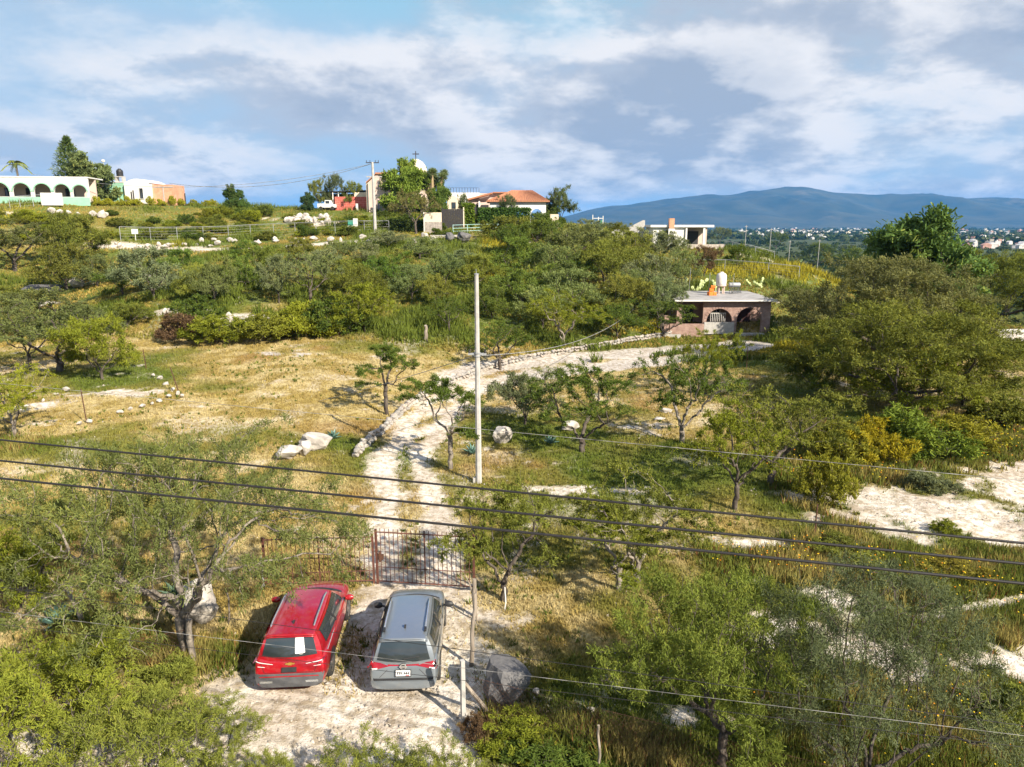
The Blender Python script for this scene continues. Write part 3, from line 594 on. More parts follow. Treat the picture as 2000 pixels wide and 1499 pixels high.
# spreading mesquites close to the camera
proto('m0', 201, 5.6, 10.0, .52, 24, 1100, .19, .30, 5, 54000, .095, .022, .085, tip=.0075, flat=.42, fork=.2, rmax=.24, lobe_s=.13, bark=BARK2, stemr=.22, droop=.12)
proto('m1', 202, 4.6, 6.6, .40, 18, 1000, .17, .26, 4, 44000, .10, .022, .10, pw=2.1, flat=.55, fork=.2, rmax=.16, lobe_s=.15, droop=.2, lean=(-.16, .1))
proto('m2', 203, 5.6, 8.2, .26, 24, 1300, .19, .28, 6, 52000, .10, .018, .105, flat=.6, fork=.08, rmax=.16, lobe_s=.14, droop=.25)
proto('m3', 204, 3.6, 5.2, .25, 15, 800, .15, .23, 5, 26000, .10, .022, .075, flat=.6, fork=.06, rmax=.10, lobe_s=.16, droop=.05)
# rounded hillside trees
for i in range(5): proto('b%d' % i, 300 + i, 4.4, 5.6, (.34, .4, .26, .44, .32)[i], 12, 430, .24, .34, 4, 12000, .18, .048, .12, flat=.6, fork=.10 + .05 * (i % 3), rmax=.13, lobe_s=.19, shell=.5)
# great spreading trees at the right, pepper tree
for i in range(2): proto('g%d' % i, 340 + i, 9.0, 15.0, .26, 34, 1300, .38, .50, 5, 60000, .20, .048, .17, flat=.45, fork=.14, rmax=.34, lobe_s=.095, shell=.5)
proto('p0', 350, 11, 9.5, .16, 26, 1300, .42, .52, 4, 36000, .42, .13, .26, flat=.85, fork=.16, rmax=.3, lobe_s=.15, shell=.7, droop=.35)
proto('d0', 360, 7, 5.2, .10, 20, 900, .3, .36, 3, 26000, .30, .12, .2, flat=.9, fork=.1, rmax=.16, lobe_s=.17, shell=.9)
# low bushes
for i in range(3): proto('u%d' % i, 400 + i, 1.6, 2.4, .12, 11, 380, .12, .16, 6, 8000, .13, .036, .06, flat=.7, fork=.03, rmax=.04, tip=.005, lobe_s=.19, shell=.8)
def plant(key, px, py, top, wpx, tint, label, cat='tree', name='thorn_tree', group=None, rz=None, pos=None, hm=None, wm=None, bark=None):
    tm, cm, h0, w0 = PROTO[key]; p = Vector(pos) if pos is not None else P(px, py)
    w = wm or wpx * mpp(p) * (.78 if key[0] == 'b' else .92); h = hm
    if not h:                                                  # the far rim of the crown shows too: find the height whose outline ends at row top
        lo, hi = .3, 40.0
        for _ in range(30):
            h = (lo + hi) / 2; rows = [749.5 - FPX * math.tan(math.atan2(p.z + z - CAMZ, p.y + d) + PITCH) for d, z in ((0, h), (w * .25, h * .95), (w * .42, h * .80))]
            if min(rows) > top: lo = h
            else: hi = h
        h = max(h, .45)
    o = thing(name, label, cat, (p.x, p.y, p.z), random.uniform(0, 6.28) if rz is None else rz, group)
    o.scale = (w / w0, w / w0, h / h0)
    t = ob('trunk', tm, o); c = ob('crown', cm, o); c.color = (*tint, 1)
    if bark: t.data = tm.copy(); t.data.materials[0] = bark
    return o
YG = (.175, .200, .024); DG = (.092, .132, .026); GG = (.132, .158, .056); SG = (.145, .165, .082); BG = (.225, .245, .026); OG = (.145, .160, .032); BR = (.14, .09, .052); LG = (.185, .21, .042)
def lift(c): return tuple(v * 1.3 for v in c)
def jit(c, s=.12): k = 1 + random.uniform(-s, s); return tuple(v * k * (1 + random.uniform(-.06, .06)) for v in c)
# along the drive and over the garden
for a in (
 ('s0',755,812,676,125,DG,'slender two tiered thorn tree on the dry lawn left of the drive'),
 ('s1',880,914,742,160,DG,'thin single stemmed thorn tree at the right edge of the drive below its bend'),
 ('a1',976,722,632,130,DG,'dark thorn tree between the tall pole and the stone edging'),
 ('b3',1026,830,722,165,SG,'bushy grey green tree just right of the tall concrete pole'),
 ('a0',1137,880,718,215,DG,'vase shaped thorn tree forking low beside a flat white boulder'),
 ('a2',1332,862,684,200,DG,'tall open thorn tree with pale stems in the middle of the garden'),
 ('a3',1378,772,648,130,YG,'bright thorn tree standing before the brick house arches'),
 ('a4',1505,944,756,250,OG,'wide flat topped thorn tree beside the right wire fence'),
 ('a1',1436,996,795,185,YG,'compact thorn tree on green grass left of the wide flat topped one'),
 ('a0',985,1172,945,230,(.16,.18,.035),'dark stemmed tree propped by a white stake right of the gate'),
 ('s1',1208,1155,1000,190,YG,'leaning thin tree, nearer of the pair right of the gate'),
 ('a2',1244,1140,920,250,OG,'twin stemmed tree, farther of the pair right of the gate'),
 ('b1',711,650,556,155,YG,'rounded yellow green tree at the top edge of the lawn'),
 ('a3',877,652,580,90,DG,'small dark tree on shaded grass above the lawn, near the dead stump'),
 ('a2',1100,676,570,145,YG,'yellow topped tree in front of the thicket above the stone edging'),
 ('b3',1205,660,592,130,DG,'dark tree at the thicket edge under the service wire'),
 ('a0',1296,660,590,120,DG,'dark small tree before the brick gate pillar of the arched house'),
 ('b0',200,742,622,185,YG,'dense bright green tree on the left above a row of stones'),
 ('a4',118,727,586,240,GG,'grey green leaning tree behind the bright one at left'),
 ('a3',60,722,610,150,GG,'loose grey green tree second from the left edge above the lawn'),
 ('a2',28,852,722,165,BG,'pale trunked yellow tree cut by the left edge'),
 ('b2',40,1190,1020,260,YG,'dark leafy bush tree at the left edge beside the big mesquite'),
 ('b1',700,612,520,130,OG,'olive tree just above the yellow flowered bank')):
    plant(*a, bark=BARK2 if a[0] in ('a2', 's1') else None)
plant('m0', 366, 1287, 850, 600, (.135, .158, .050), 'great spreading mesquite with pale forked trunks left of the red car', name='mesquite_tree', rz=1.9)
plant('m1', 1415, 1500, 1145, 390, (.150, .185, .036), 'bright feathery mesquite with dark forked trunk at bottom right of centre', name='mesquite_tree', rz=0.2)
plant('m2', 1690, 1550, 1110, 460, (.118, .142, .070), 'large grey green feathery mesquite filling the lower right', name='mesquite_tree', rz=.8)
plant('m3', 60, 1520, 0, 0, (.20, .23, .034), 'yellow green mesquite bush filling the bottom left corner', name='mesquite_tree', hm=2.7, wm=3.9, rz=.3)
plant('m3', 285, 1555, 0, 0, LG, 'feathery bush over pale earth right of the bottom left corner', name='mesquite_tree', hm=2.2, wm=3.3, rz=2.2)
plant('m3', 90, 1385, 0, 0, BG, 'low feathery bush below the big mesquite at left', name='mesquite_tree', hm=1.3, wm=3.0, rz=4.0)
plant('m3', 400, 1480, 0, 0, LG, 'loose feathery bush over the white ground left of the red car', name='mesquite_tree', hm=1.3, wm=2.2, rz=3.0)
for px, w, t, l in ((520, 1.8, LG, 'leafy sprays at the bottom edge below the red car'), (700, 2.6, LG, 'leafy sprays at the bottom edge between the two cars'), (850, 2.2, LG, 'leafy sprays at the bottom edge below the grey car')):
    plant('m3', px, 1610, 0, 0, t, l, 'bush', 'feathery_bush', hm=1.45, wm=w * .9)
plant('g0', 1760, 800, 596, 420, OG, 'huge spreading mesquite over the yellow meadow at right', name='mesquite_tree', rz=.5)
plant('g1', 1715, 715, 507, 365, (.15, .155, .06), 'broad greyish olive mesquite right of the brick house', name='mesquite_tree', rz=2.0)
plant('p0', 1775, 680, 424, 215, (.11, .18, .05), 'tall dark pepper tree rising above the others at right', name='pepper_tree', rz=1)
plant('g0', 1950, 640, 494, 250, (.14, .165, .035), 'arching olive tree at the right edge behind the boundary wall', name='mesquite_tree', rz=3.4)
plant('b2', 1600, 772, 672, 140, DG, 'dark leafy tree under the left side of the great right mesquite', rz=1)
plant('b2', 1780, 800, 690, 260, YG, 'low tree filling the shade below the great right mesquite', rz=1)
plant('b4', 1880, 790, 690, 190, OG, 'rounded olive tree at the right end of the great mesquite', rz=4)
# thicket on the slope
TH = [(1060,502,430,170),(1130,512,440,170),(1230,535,455,180),(1290,520,448,130),(1000,548,465,160),(1080,565,480,190),(1180,565,474,190),(1270,585,500,170),(1020,604,520,170),(1110,615,530,180),(1210,622,540,200),
      (1290,640,545,140),(960,622,560,130),(1060,642,565,150),(930,565,500,120),(1150,475,430,120),(1000,500,440,110),(1325,560,490,110),(1200,500,450,130),(1050,462,425,110),(1120,560,500,160),(1240,600,530,150)]
for i, (a, b, c, d) in enumerate(TH):
    plant('b%d' % (i % 5), a, b, c, d * .85, jit(lift((DG, GG, OG, SG)[i % 4])), '%s thorn tree in the %s %s of the thicket by the brick house' % (('dark green', 'grey green', 'olive', 'pale grey green')[i % 4], 'upper' if b < 515 else ('middle' if b < 590 else 'lower'), 'left' if a < 1060 else ('centre' if a < 1180 else 'right')), group='trees of the thicket left of the brick house')
SL = [(607,596,488,165),(545,592,492,130),(690,575,500,160),(752,566,488,150),(805,585,510,120),(640,562,480,130),(850,604,530,110),(480,566,490,120),(420,602,500,130),(300,585,478,200),(390,590,510,140),(240,575,518,150),
      (820,505,455,140),(760,486,442,110),(580,515,458,110),(480,505,462,90),(870,560,490,110),(720,520,468,110),(520,545,470,110),(350,545,480,120),(660,520,465,110),(900,530,480,100),(780,540,480,130)]
for i, (a, b, c, d) in enumerate(SL):
    plant(('b%d' % (i % 5)) if i else 'a3', a, b, c + 8, d * .82, jit(lift((GG, SG, OG, DG)[i % 4])), 'grey green thorn tree with pinkish bare stems in mid slope' if i == 0 else '%s thorn tree on the %s %s of the slope above the lawn' % (('grey green', 'pale grey', 'olive', 'dark green')[i % 4], 'upper' if b < 530 else ('middle' if b < 580 else 'lower'), 'left' if a < 450 else ('centre' if a < 680 else 'right')), group=None if i == 0 else 'thorn trees scattered on the left slope')
LS = [(130,565,478,170),(30,530,430,160),(150,512,418,140),(90,645,566,210),(20,620,560,120),(190,560,500,110),(250,640,590,110)]
for i, (a, b, c, d) in enumerate(LS):
    plant('b%d' % ((i + 2) % 5) if i != 1 else 'a4', a, b, c, d, jit((OG, GG)[i % 2]), ('broad olive tree under the tilted boulder slope at far left', 'leaning bare stemmed tree at the left edge below the arched house', 'rounded tree on the left slope nearest the hill road', 'wide grey tree just above the left lawn trees', 'small tree cut by the left edge above the lawn', 'small grey tree right of the pale tilted boulder', 'low tree beside the dry brown bush at left')[i])
for a in ((1440,522,478,60,DG,'round green bush on the grass behind the brick house'),(1375,540,482,75,BR,'bare brown shrub behind the brick house'),(1210,478,436,80,OG,'bush left of the low white house'),(1300,480,446,60,OG,'bush before the chimney of the low white house'),
          (1325,478,448,42,DG,'small tree before the porch of the low white house'),(1405,480,445,60,OG,'bush at the right end of the low white house'),(1515,490,455,60,DG,'dark tree on the ridge right of the white house'),(1600,520,476,90,DG,'dark bushes at the ridge end by the prickly pears'),(1660,560,485,100,DG,'dark tree left of the tall pepper tree')):
    plant('b%d' % (a[0] % 5), *a, name='shrub_tree')
# bushes
for a in (('u0',357,662,612,90,BR,'dry brown bush at the foot of the white bank'),('u1',432,668,618,120,YG,'green bush at the foot of the white bank'),('u2',528,664,612,125,(.19,.2,.03),'yellow green bush right of the white bank'),
          ('u0',600,655,596,120,BG,'yellow flowering bush at the top of the lawn'),('u1',662,652,588,120,DG,'dark bush beside the rounded tree at lawn top'),('u2',385,628,580,100,DG,'green bush growing on the white bank'),('u0',490,652,622,80,OG,'olive bush between bank and lawn'),
          ('u1',1610,985,895,110,(.22,.22,.03),'yellow green bush on the right wire fence'),('u2',1700,900,820,130,(.30,.25,.02),'golden flowering bush in the right meadow'),('u0',1800,885,800,170,(.14,.19,.03),'bright green bush in the right meadow'),('u1',1880,870,810,150,(.24,.23,.03),'yellow bush under the great mesquite crown'),
          ('u2',1640,905,830,120,(.20,.2,.03),'dull yellow bush behind the fence bush at right'),('u0',1815,955,918,90,SG,'low grey bush at the edge of the bare ground'),('u1',1840,1040,1015,50,YG,'small green tuft on the bare white ground'),('u2',1960,830,770,130,OG,'olive bush in dry grass near the right edge'),
          ('u0',1730,1130,1075,150,OG,'spreading weed clump below the bare ground'),('u1',1850,1130,1080,150,(.2,.17,.03),'brownish orange flowered clump below the bare ground'),('u2',1640,1080,1040,120,OG,'weed clump at the foot of the right fence'),
          ('u0',1960,1420,1330,130,LG,'bright weed clump at the right edge near the bottom'),('u1',1000,1455,1385,150,YG,'green weed clump under the leaning fence post'),('u2',1080,1520,1440,200,DG,'dark weeds along the bottom wire fence'),('u1',210,1300,1225,160,LG,'light shrub before the blue agave'),
          ('u0',330,1335,1270,110,LG,'low shrub at the foot of the big mesquite'),('u2',930,1440,1390,60,BR,'dry straw brown clump beside the concrete post')):
    plant(*a[:7], cat='bush', name='bush')
# weeds and shrubs of the upper slope
r = np.random.default_rng(5)
for i in range(95):
    px = r.uniform(0, 860); py = r.uniform(418, 470) if px < 600 else r.uniform(425, 462)
    if abs(px - 735) < 14: continue
    w = r.uniform(14, 46)
    plant('u%d' % (i % 3), px, py, py - w * r.uniform(.35, .55), w, jit((YG, OG, BG, DG)[i % 4]), '%s small shrub on the %s weedy slope below the %s' % (('yellow green', 'olive', 'golden', 'dark green')[i % 4], 'upper' if py < 440 else 'lower', 'arched white house' if px < 190 else 'brick wing' if px < 350 else 'open skyline' if px < 560 else 'white truck' if px < 690 else 'pink house'), 'shrub', 'slope_shrub', 'shrubs on the weedy slope below the hilltop')
for i in range(14):
    px = 190 + i * 21 + r.uniform(-5, 5); plant('u%d' % (i % 3), px, 402, 0, 0, (.33, .33, .03), 'small bright yellow green garden shrub in the row before the brick wing', 'shrub', 'garden_shrub', 'yellow garden shrubs in a hilltop row', hm=r.uniform(1.0, 1.8), wm=r.uniform(1.1, 1.8))
# hilltop trees
def behind(px, D): q = onD(px, 400, D); return Vector((q[0], D, H1(q[0], D)))
def conifer(px, py, top, wpx, label, seed):
    r = np.random.default_rng(seed); p = behind(px, 141); h = ztop(p, top); w = wpx * mpp(p) * .5; o = thing('evergreen_tree', label, 'tree', p)
    MB().tube([(0, 0, -.3), (.1, 0, h * .5), (0, 0, h * .97)], [.3, .16, .03], 7).build('trunk', BARK, o, smooth=True)
    n = 6500; t = r.random(n) ** 1.4; z = h * (.12 + .88 * t); env = w * (1 - t) ** .8 * (.45 + .95 * vnoise(np.arange(n) % 13, t * 11, seed)); a = (np.arange(n) % 13) * 2 * np.pi / 13 + t * 5 + r.normal(0, .22, n)
    q = env * r.random(n) ** .5; org = np.c_[q * np.cos(a), q * np.sin(a), z - q * .15]; dr = unit(np.c_[np.cos(a), np.sin(a), r.normal(.25, .4, n)] + r.normal(0, .4, (n, 3)))
    V, F, v = strips(org, dr, unit(r.normal(0, .6, (n, 3)) + (0, 0, 1)), .35 + .3 * r.random(n), .12 + 0 * z, np.clip(.3 + .5 * q / (env + .01) + r.normal(0, .15, n), 0, 1))
    c = ob('crown', mk_mesh('crown', V, F, (LEAF,), False, {'v': v}), o); c.color = (.10, .15, .045, 1)
conifer(146, 396, 268, 92, 'tall pointed dark evergreen behind the arched white house', 1)
plant('d0', 182, 398, 306, 82, (.15, .19, .075), 'rounded grey green tree beside the pointed evergreen', name='garden_tree', pos=behind(182, 139))
def palm(px, py, top, label, fr=17, L=2.6, name='palm_tree', tint=(.20, .24, .06)):
    p = behind(px, 141); h = ztop(p, top); o = thing(name, label, 'palm', p); th = h - L * .55; r = np.random.default_rng(int(px))
    MB().tube([(0, 0, -.3), (.15, 0, th * .5), (.05, 0, th)], [.26, .2, .16], 8).build('trunk', BARK2, o, smooth=True)
    for k in range(fr):
        a = 2 * math.pi * k / fr + r.uniform(-.2, .2); e = r.uniform(.1, 1.25); V = []; pts = []
        for t in np.linspace(0, 1, 9): pts.append(np.array((math.cos(a) * L * (math.cos(e) * t), math.sin(a) * L * math.cos(e) * t, th + L * (math.sin(e) * t - .75 * t * t))))
        org = []; dr = []
        for q in range(8):
            d = pts[q + 1] - pts[q]; s = np.cross(d, (0, 0, 1)); s /= np.linalg.norm(s) + 1e-6
            for m in range(3):
                for sg in (-1, 1): org.append(pts[q] + d * m / 3); dr.append(s * sg + d * 1.2 / np.linalg.norm(d) * .5 + np.array((0, 0, -.35)))
        V, F, v = strips(np.array(org), unit(np.array(dr)), np.tile((0, 0, 1.0), (len(org), 1)), np.full(len(org), .55), np.full(len(org), .10), r.random(len(org)))
        c = ob('frond', mk_mesh('frond', V, F, (LEAF,), False, {'v': v}), o); c.color = (*tint, 1)
palm(42, 392, 306, 'feathery palm rising behind the arched white house')
plant('d0', 396, 401, 357, 33, (.12, .17, .04), 'clipped round tree alone on the hilltop skyline', name='garden_tree')
plant('d0', 458, 406, 364, 36, (.07, .12, .035), 'dark ragged tree right of the clipped one on the skyline', name='garden_tree')
plant('u0', 477, 408, 388, 22, (.10, .17, .04), 'small green bush beside the ragged skyline tree', 'bush', 'bush')
plant('u1', 343, 400, 377, 24, (.08, .12, .035), 'dark bush at the end of the brick wing', 'bush', 'bush')
plant('d0', 792, 416, 316, 84, (.17, .24, .04), 'dense bright tree in front of the chapel house', name='garden_tree')
plant('d0', 858, 420, 358, 40, (.12, .18, .04), 'dark upright tree right of the big yucca', name='garden_tree')
plant('d0', 602, 412, 378, 26, (.05, .09, .04), 'small dark tree left of the white truck', name='garden_tree')
for a in ((625,408,352,50,(.17,.19,.04),'yellowish tree behind the open shed'),(655,408,342,62,(.10,.125,.06),'tall loose tree behind the open shed'),(690,408,356,56,(.15,.18,.04),'light tree between shed and pink house')): plant('b0', a[0], a[1] + 2, *a[2:], name='garden_tree')
plant('a3', 812, 458, 374, 105, (.17, .16, .06), 'pale loose tree before the stone and cream entrance wall')
plant('b3', 1095, 440, 364, 74, (.095, .125, .05), 'rounded tree at the right end of the tiled pavilion')
plant('b0', 990, 440, 382, 60, (.10, .13, .06), 'grey green tree in front of the pavilion roof')
plant('b0', 905, 440, 380, 34, (.10, .13, .05), 'small tree before the white gable by the dark gate')
plant('u0', 1070, 440, 404, 60, DG, 'bush beneath the pavilion arches', 'bush', 'bush'); plant('u1', 990, 470, 425, 110, OG, 'bush in front of the hedge', 'bush', 'bush'); plant('b4', 1050, 470, 418, 100, DG, 'dark bushy tree below the pavilion', name='shrub_tree')
def yucca(px, py, top, wpx, label):
    p = P(px, py); h = ztop(p, top); w = wpx * mpp(p) * .5; o = thing('yucca_tree', label, 'yucca', p); r = np.random.default_rng(3); b = MB(); heads = []
    for k in range(9):
        a = k * 2.4; rr = w * (.2 + .75 * (k % 3) / 2.5); e = (rr * math.cos(a), rr * math.sin(a) * .6, h * (.70 + .24 * r.random()) - rr * .25)
        b.tube([(0, 0, -.3), (e[0] * .3, e[1] * .3, h * .3), (e[0] * .8, e[1] * .8, e[2] * .75), e], [.42, .34, .3, .26], 7); heads.append(e)
    b.build('trunk', pmat('yucca_thatch', (.42, .32, .18), (.28, .2, .11), 5, .95, .6), o, smooth=True)
    for e in heads:
        n = 260; d = unit(r.normal(size=(n, 3)) + (0, 0, .5)); V, F, v = strips(np.tile(e, (n, 1)), d, unit(r.normal(size=(n, 3))), .8 + .4 * r.random(n), .09 + 0 * d[:, 0], np.clip(.4 + .5 * d[:, 2] * .6 + r.normal(0, .15, n), 0, .7))
        c = ob('leaf_head', mk_mesh('leaf_head', V, F, (LEAF,), False, {'v': v}), o); c.color = (.15, .19, .08, 1)
yucca(845, 418, 322, 62, 'big branching yucca with thatched trunks beside the chapel house')
# agaves and prickly pears
def agave(px, py, rad, label, tint=(.13, .24, .20)):
    p = P(px, py); o = thing('agave', label, 'agave', p); r = np.random.default_rng(int(px)); b = MB()
    m = pmat('agave_skin', tint, tuple(v * .7 for v in tint), 3, .5)
    for k in range(16):
        a = k * 2.4; e = .25 + 1.1 * k / 16; d = Vector((math.cos(a) * math.cos(e), math.sin(a) * math.cos(e), math.sin(e))); s = Vector((-math.sin(a), math.cos(a), 0)); u = s.cross(d) * -1; L = rad * r.uniform(.85, 1.15); q = MB()
        row = [[d * L * t + s * w * rad * f + u * abs(f) * w * rad * .8 + Vector((0, 0, .03)) for f in (-1, 0, 1)] for t, w in ((0, .09), (.35, .13), (.75, .07), (1, .004))]
        row2 = [[v - u * .02 for v in x] for x in row]
        q.grid(row).grid([x[::-1] for x in row2]); q.build('leaf', m, o)
agave(650, 858, .55, 'blue agave beside the grey boulder left of the drive'); agave(922, 888, .6, 'blue agave at the left foot of the tall pole'); agave(115, 1225, .75, 'blue agave on dry grass at the lower left'); agave(345, 1170, .6, 'green agave behind the big mesquite trunk', (.12, .2, .12)); agave(1075, 868, .5, 'agave in shade left of the vase shaped tree')
CACT = pmat('cactus_skin', (.30, .40, .16), (.20, .30, .11), 3, .7); CACTY = pmat('pale_cactus_skin', (.50, .56, .26), (.40, .46, .2), 3, .7)
def pad_mesh(m):
    b = MB(); b.lathe([(0.001, 0), (.10, .03), (.17, .16), (.19, .28), (.15, .38), (.06, .44), (0.001, .45)], 10); me = b.mesh('pad', m, True)
    for v in me.vertices: v.co.y *= .22
    return me
PADS = [pad_mesh(CACT), pad_mesh(CACTY)]
def nopal(px, py, h, n, k, label, seed, group=None):
    r = random.Random(seed); p = P(px, py); o = thing('prickly_pear', label, 'cactus', p, 0, group); tips = [(Vector((r.uniform(-.4, .4) * h * .5, r.uniform(-.2, .2), -.05)), r.uniform(-.3, .3)) for _ in range(max(1, n // 8))]; s = h / 2.2
    for i in range(n):
        j = r.randrange(max(0, len(tips) - 9), len(tips)); q, a = tips[j]; a2 = a + r.uniform(-.75, .75)
        if abs(a2) > 1.3: a2 *= .4
        ob('pad', PADS[k], o, q, (0, a2, r.uniform(-.6, .6)), s * r.uniform(.9, 1.25)); tips.append((q + Vector((math.sin(a2), r.uniform(-.25, .25), math.cos(a2))) * .42 * s, a2))
nopal(1364, 572, 2.5, 14, 1, 'tall pale prickly pear behind the flat roof, left of the water tank', 1); nopal(1394, 570, 2.2, 10, 1, 'thin pale prickly pear nearest the roof water tank', 2); nopal(1338, 566, 1.6, 8, 1, 'small pale prickly pear behind the left end of the flat roof', 3); nopal(1490, 562, 1.8, 14, 1, 'low pale prickly pear behind the solar heater', 4); nopal(1470, 560, 1.5, 9, 1, 'short prickly pear just left of the low one behind the solar heater', 14)
for i, px in enumerate((1545, 1565, 1583, 1600)): nopal(px, 512 + 3 * (i % 2), 2.6, 22, 0, 'green prickly pear in the clump at the end of the ridge', 5 + i, 'prickly pears clumped at the ridge end')
# ---------------------------------------------------------------- cars
from mathutils.bvhtree import BVHTree
def paint(name, c, metal=.35, rough=.30):
    m = pmat(name, c, tuple(v * .9 for v in c), .8, rough, metal=metal, coat=1.0, spec=.5); nt = m.node_tree; b = next(n for n in nt.nodes if n.type == 'BSDF_PRINCIPLED')
    t = N(nt, 'ShaderNodeTexCoord'); f = smooth_(nt, noise_(nt, t.outputs['Object'], 6, 8, .7), .45, .75, 0, .16); src = b.inputs['Base Color'].links[0].from_socket   # a film of road dust
    nt.links.new(mixc(nt, f, src, (.42, .36, .29)), b.inputs['Base Color']); return m
SILVER = pmat('silver_trim', (.72, .72, .73), (.62, .62, .63), 5, .25, metal=.8); TYRE = pmat('tyre', (.02, .02, .02), (.035, .033, .03), 9, .9, .3); ALLOY = pmat('alloy', (.33, .33, .34), (.22, .22, .23), 5, .35, metal=.8)
LAMPR = pmat('tail_lamp_red', (.30, .006, .012), (.20, .004, .008), 4, .12, coat=1); LAMPW = pmat('lamp_clear', (.75, .72, .70), None, 4, .15, coat=1); GOLD = pmat('gold', (.75, .48, .12), (.62, .38, .09), 4, .3, metal=.7)
PAPER = pmat('paper', (.82, .83, .82), (.74, .76, .76), 6, .8); PLATEW = pmat('plate_white', (.78, .78, .78), None, 3, .5); GREYP = pmat('grey_cladding', (.06, .06, .065), (.085, .085, .09), 5, .6)
def smooth_mesh(mb, name, mat, lev=2):
    me = mb.mesh(name, mat, True, auto=2.5); o = ob(name, me); md = o.modifiers.new('s', 'SUBSURF'); md.levels = md.render_levels = lev
    dg = bpy.context.evaluated_depsgraph_get(); m2 = bpy.data.meshes.new_from_object(o.evaluated_get(dg)); bpy.data.objects.remove(o); m2.name = name
    for p in m2.polygons: p.use_smooth = True
    return m2
def build_car(name, label, rear, front, L, W, Ht, paintm, red):
    a = Vector(rear[:2]); b = Vector(front[:2]); d = (b - a).normalized(); c = a + d * L * .5; z = H1(c.x, c.y)
    o = thing(name, label, 'car', (c.x, c.y, z + .01), math.atan2(-d.x, d.y)); w0 = W / 2; k = L / 4.6; hs = Ht / 1.66
    st = [(-2.30,.84,.36,.80,.81),(-2.29,.91,.31,.93,.95),(-2.19,.96,.28,1.03,1.06),(-1.9,.99,.26,1.05,1.09),(-1.3,1.0,.25,1.03,1.08),(-.3,1.0,.25,1.0,1.05),(.7,.99,.25,.98,1.03),(1.15,.985,.25,.97,1.06),(1.6,.97,.26,.95,1.03),(2.0,.93,.30,.88,.95),(2.2,.83,.36,.78,.84),(2.3,.62,.46,.64,.68)]
    rows = []
    for y, f, z0, zs, zt in st:
        w = f * w0; zm = (z0 + zs) * .5
        half = [(0, z0), (w * .8, z0), (w * .97, z0 + .08), (w, zm), (w * .99, zs - .10), (w * .93, zs - .005), (w * .6, zt - (zt - zs) * .25), (0, zt)]
        sh = lambda q: (q - .45) * .30 * (max(0, (-1.75 - y) / .55) if y < -1.75 else 0)
        rows.append([(-x, y * k + sh(q), q * hs) for x, q in half[:0:-1]] + [(x, y * k + sh(q), q * hs) for x, q in half])
    mb = MB(); n = len(rows[0]); V = [p for r_ in rows for p in r_]; F = []
    for i in range(len(rows) - 1):
        for j in range(n):
            if j == n - 1 or True: F.append((i * n + j, i * n + (j + 1) % n, (i + 1) * n + (j + 1) % n, (i + 1) * n + j))
    for e in (0, len(rows) - 1):
        for j in range(n // 2):
            q = (e * n + j, e * n + j + 1, e * n + (n - 2 - j) % n, e * n + (n - 1 - j) % n)
            if len(set(q)) == 4: F.append(q)
            elif len(set(q)) == 3: F.append(tuple(dict.fromkeys(q)))
    # the section is (-x ... centre-bottom ... x ... centre-top): drop degenerate caps by fan instead
    F = [f for f in F if not (min(f) // n == max(f) // n)]
    F.append(tuple(range(n - 1, -1, -1))); F.append(tuple((len(rows) - 1) * n + j for j in range(n))); mb.add(V, F)
    bm_ = smooth_mesh(mb, 'body', paintm); ob('body', bm_, o); bvh = BVHTree.FromPolygons([v.co.copy() for v in bm_.vertices], [tuple(p.vertices) for p in bm_.polygons])
    # cabin above the belt line
    bz, tz = 1.0 * hs, 1.575 * hs
    cor = {'b': ((-.80, -2.06), (.80, -2.06), (.80, 1.18), (-.80, 1.18)), 't': ((-.61, -1.86), (.61, -1.86), (.60, .30), (-.60, .30))}
    bul = {'b': (.10, .07, .22, .07), 't': (.05, .045, .10, .045)}; nr = ((0, -1), (1, 0), (0, 1), (-1, 0)); sx = w0 / .92
    def S(side, u, v, off=0.0):
        pt = []
        for lv, zc in (('b', bz), ('t', tz)):
            p0, p1 = cor[lv][side], cor[lv][(side + 1) % 4]; bu = bul[lv][side] * (1 - (2 * u - 1) ** 2); pt.append(Vector(((p0[0] + (p1[0] - p0[0]) * u + nr[side][0] * bu) * sx, (p0[1] + (p1[1] - p0[1]) * u + nr[side][1] * bu) * k, zc)))
        q = pt[0].lerp(pt[1], v); e = .035 * math.sin(math.pi * v) + off; return q + Vector((nr[side][0] * e, nr[side][1] * e, off * .5))
    cb = MB(); ringn = [[S(s, u, v) for s in range(4) for u in np.linspace(0, 1, 9)[:-1]] for v in np.linspace(-.08, 1, 7)]
    cb.grid([r_ + [r_[0]] for r_ in ringn]); cb.build('cabin', paintm, o, smooth=True, auto=.9)
    def window(nm, side, quad, lift=.012, m=GLASS, nu=10, nv=5):
        (u0, v0), (u1, v1), (u2, v2), (u3, v3) = quad; g = []
        for j in range(nv):
            t = j / (nv - 1); g.append([S(side, (u0 + (u1 - u0) * s) * (1 - t) + (u3 + (u2 - u3) * s) * t, (v0 + (v1 - v0) * s) * (1 - t) + (v3 + (v2 - v3) * s) * t - .05 * (0 if side % 2 else 1) * math.sin(math.pi * s) * (1 - t) * (side == 0), lift) for s in np.linspace(0, 1, nu)])
        return MB().grid(g).build(nm, m, o, smooth=True)
    window('rear_window', 0, ((.06, .14 if red else .07), (.94, .14 if red else .07), (.95, .97), (.05, .97))); window('windshield', 2, ((.04, .05), (.96, .05), (.95, .95), (.05, .95)))
    window('side_window', 1, ((.13, .22), (.90, .06), (.965, .90), (.10, .90))); window('side_window', 3, ((.10, .06), (.87, .22), (.90, .90), (.035, .90)))
    if red: window('window_sheet', 0, ((.60, .24), (.76, .24), (.77, .86), (.61, .86)), .022, PAPER, 4, 3)
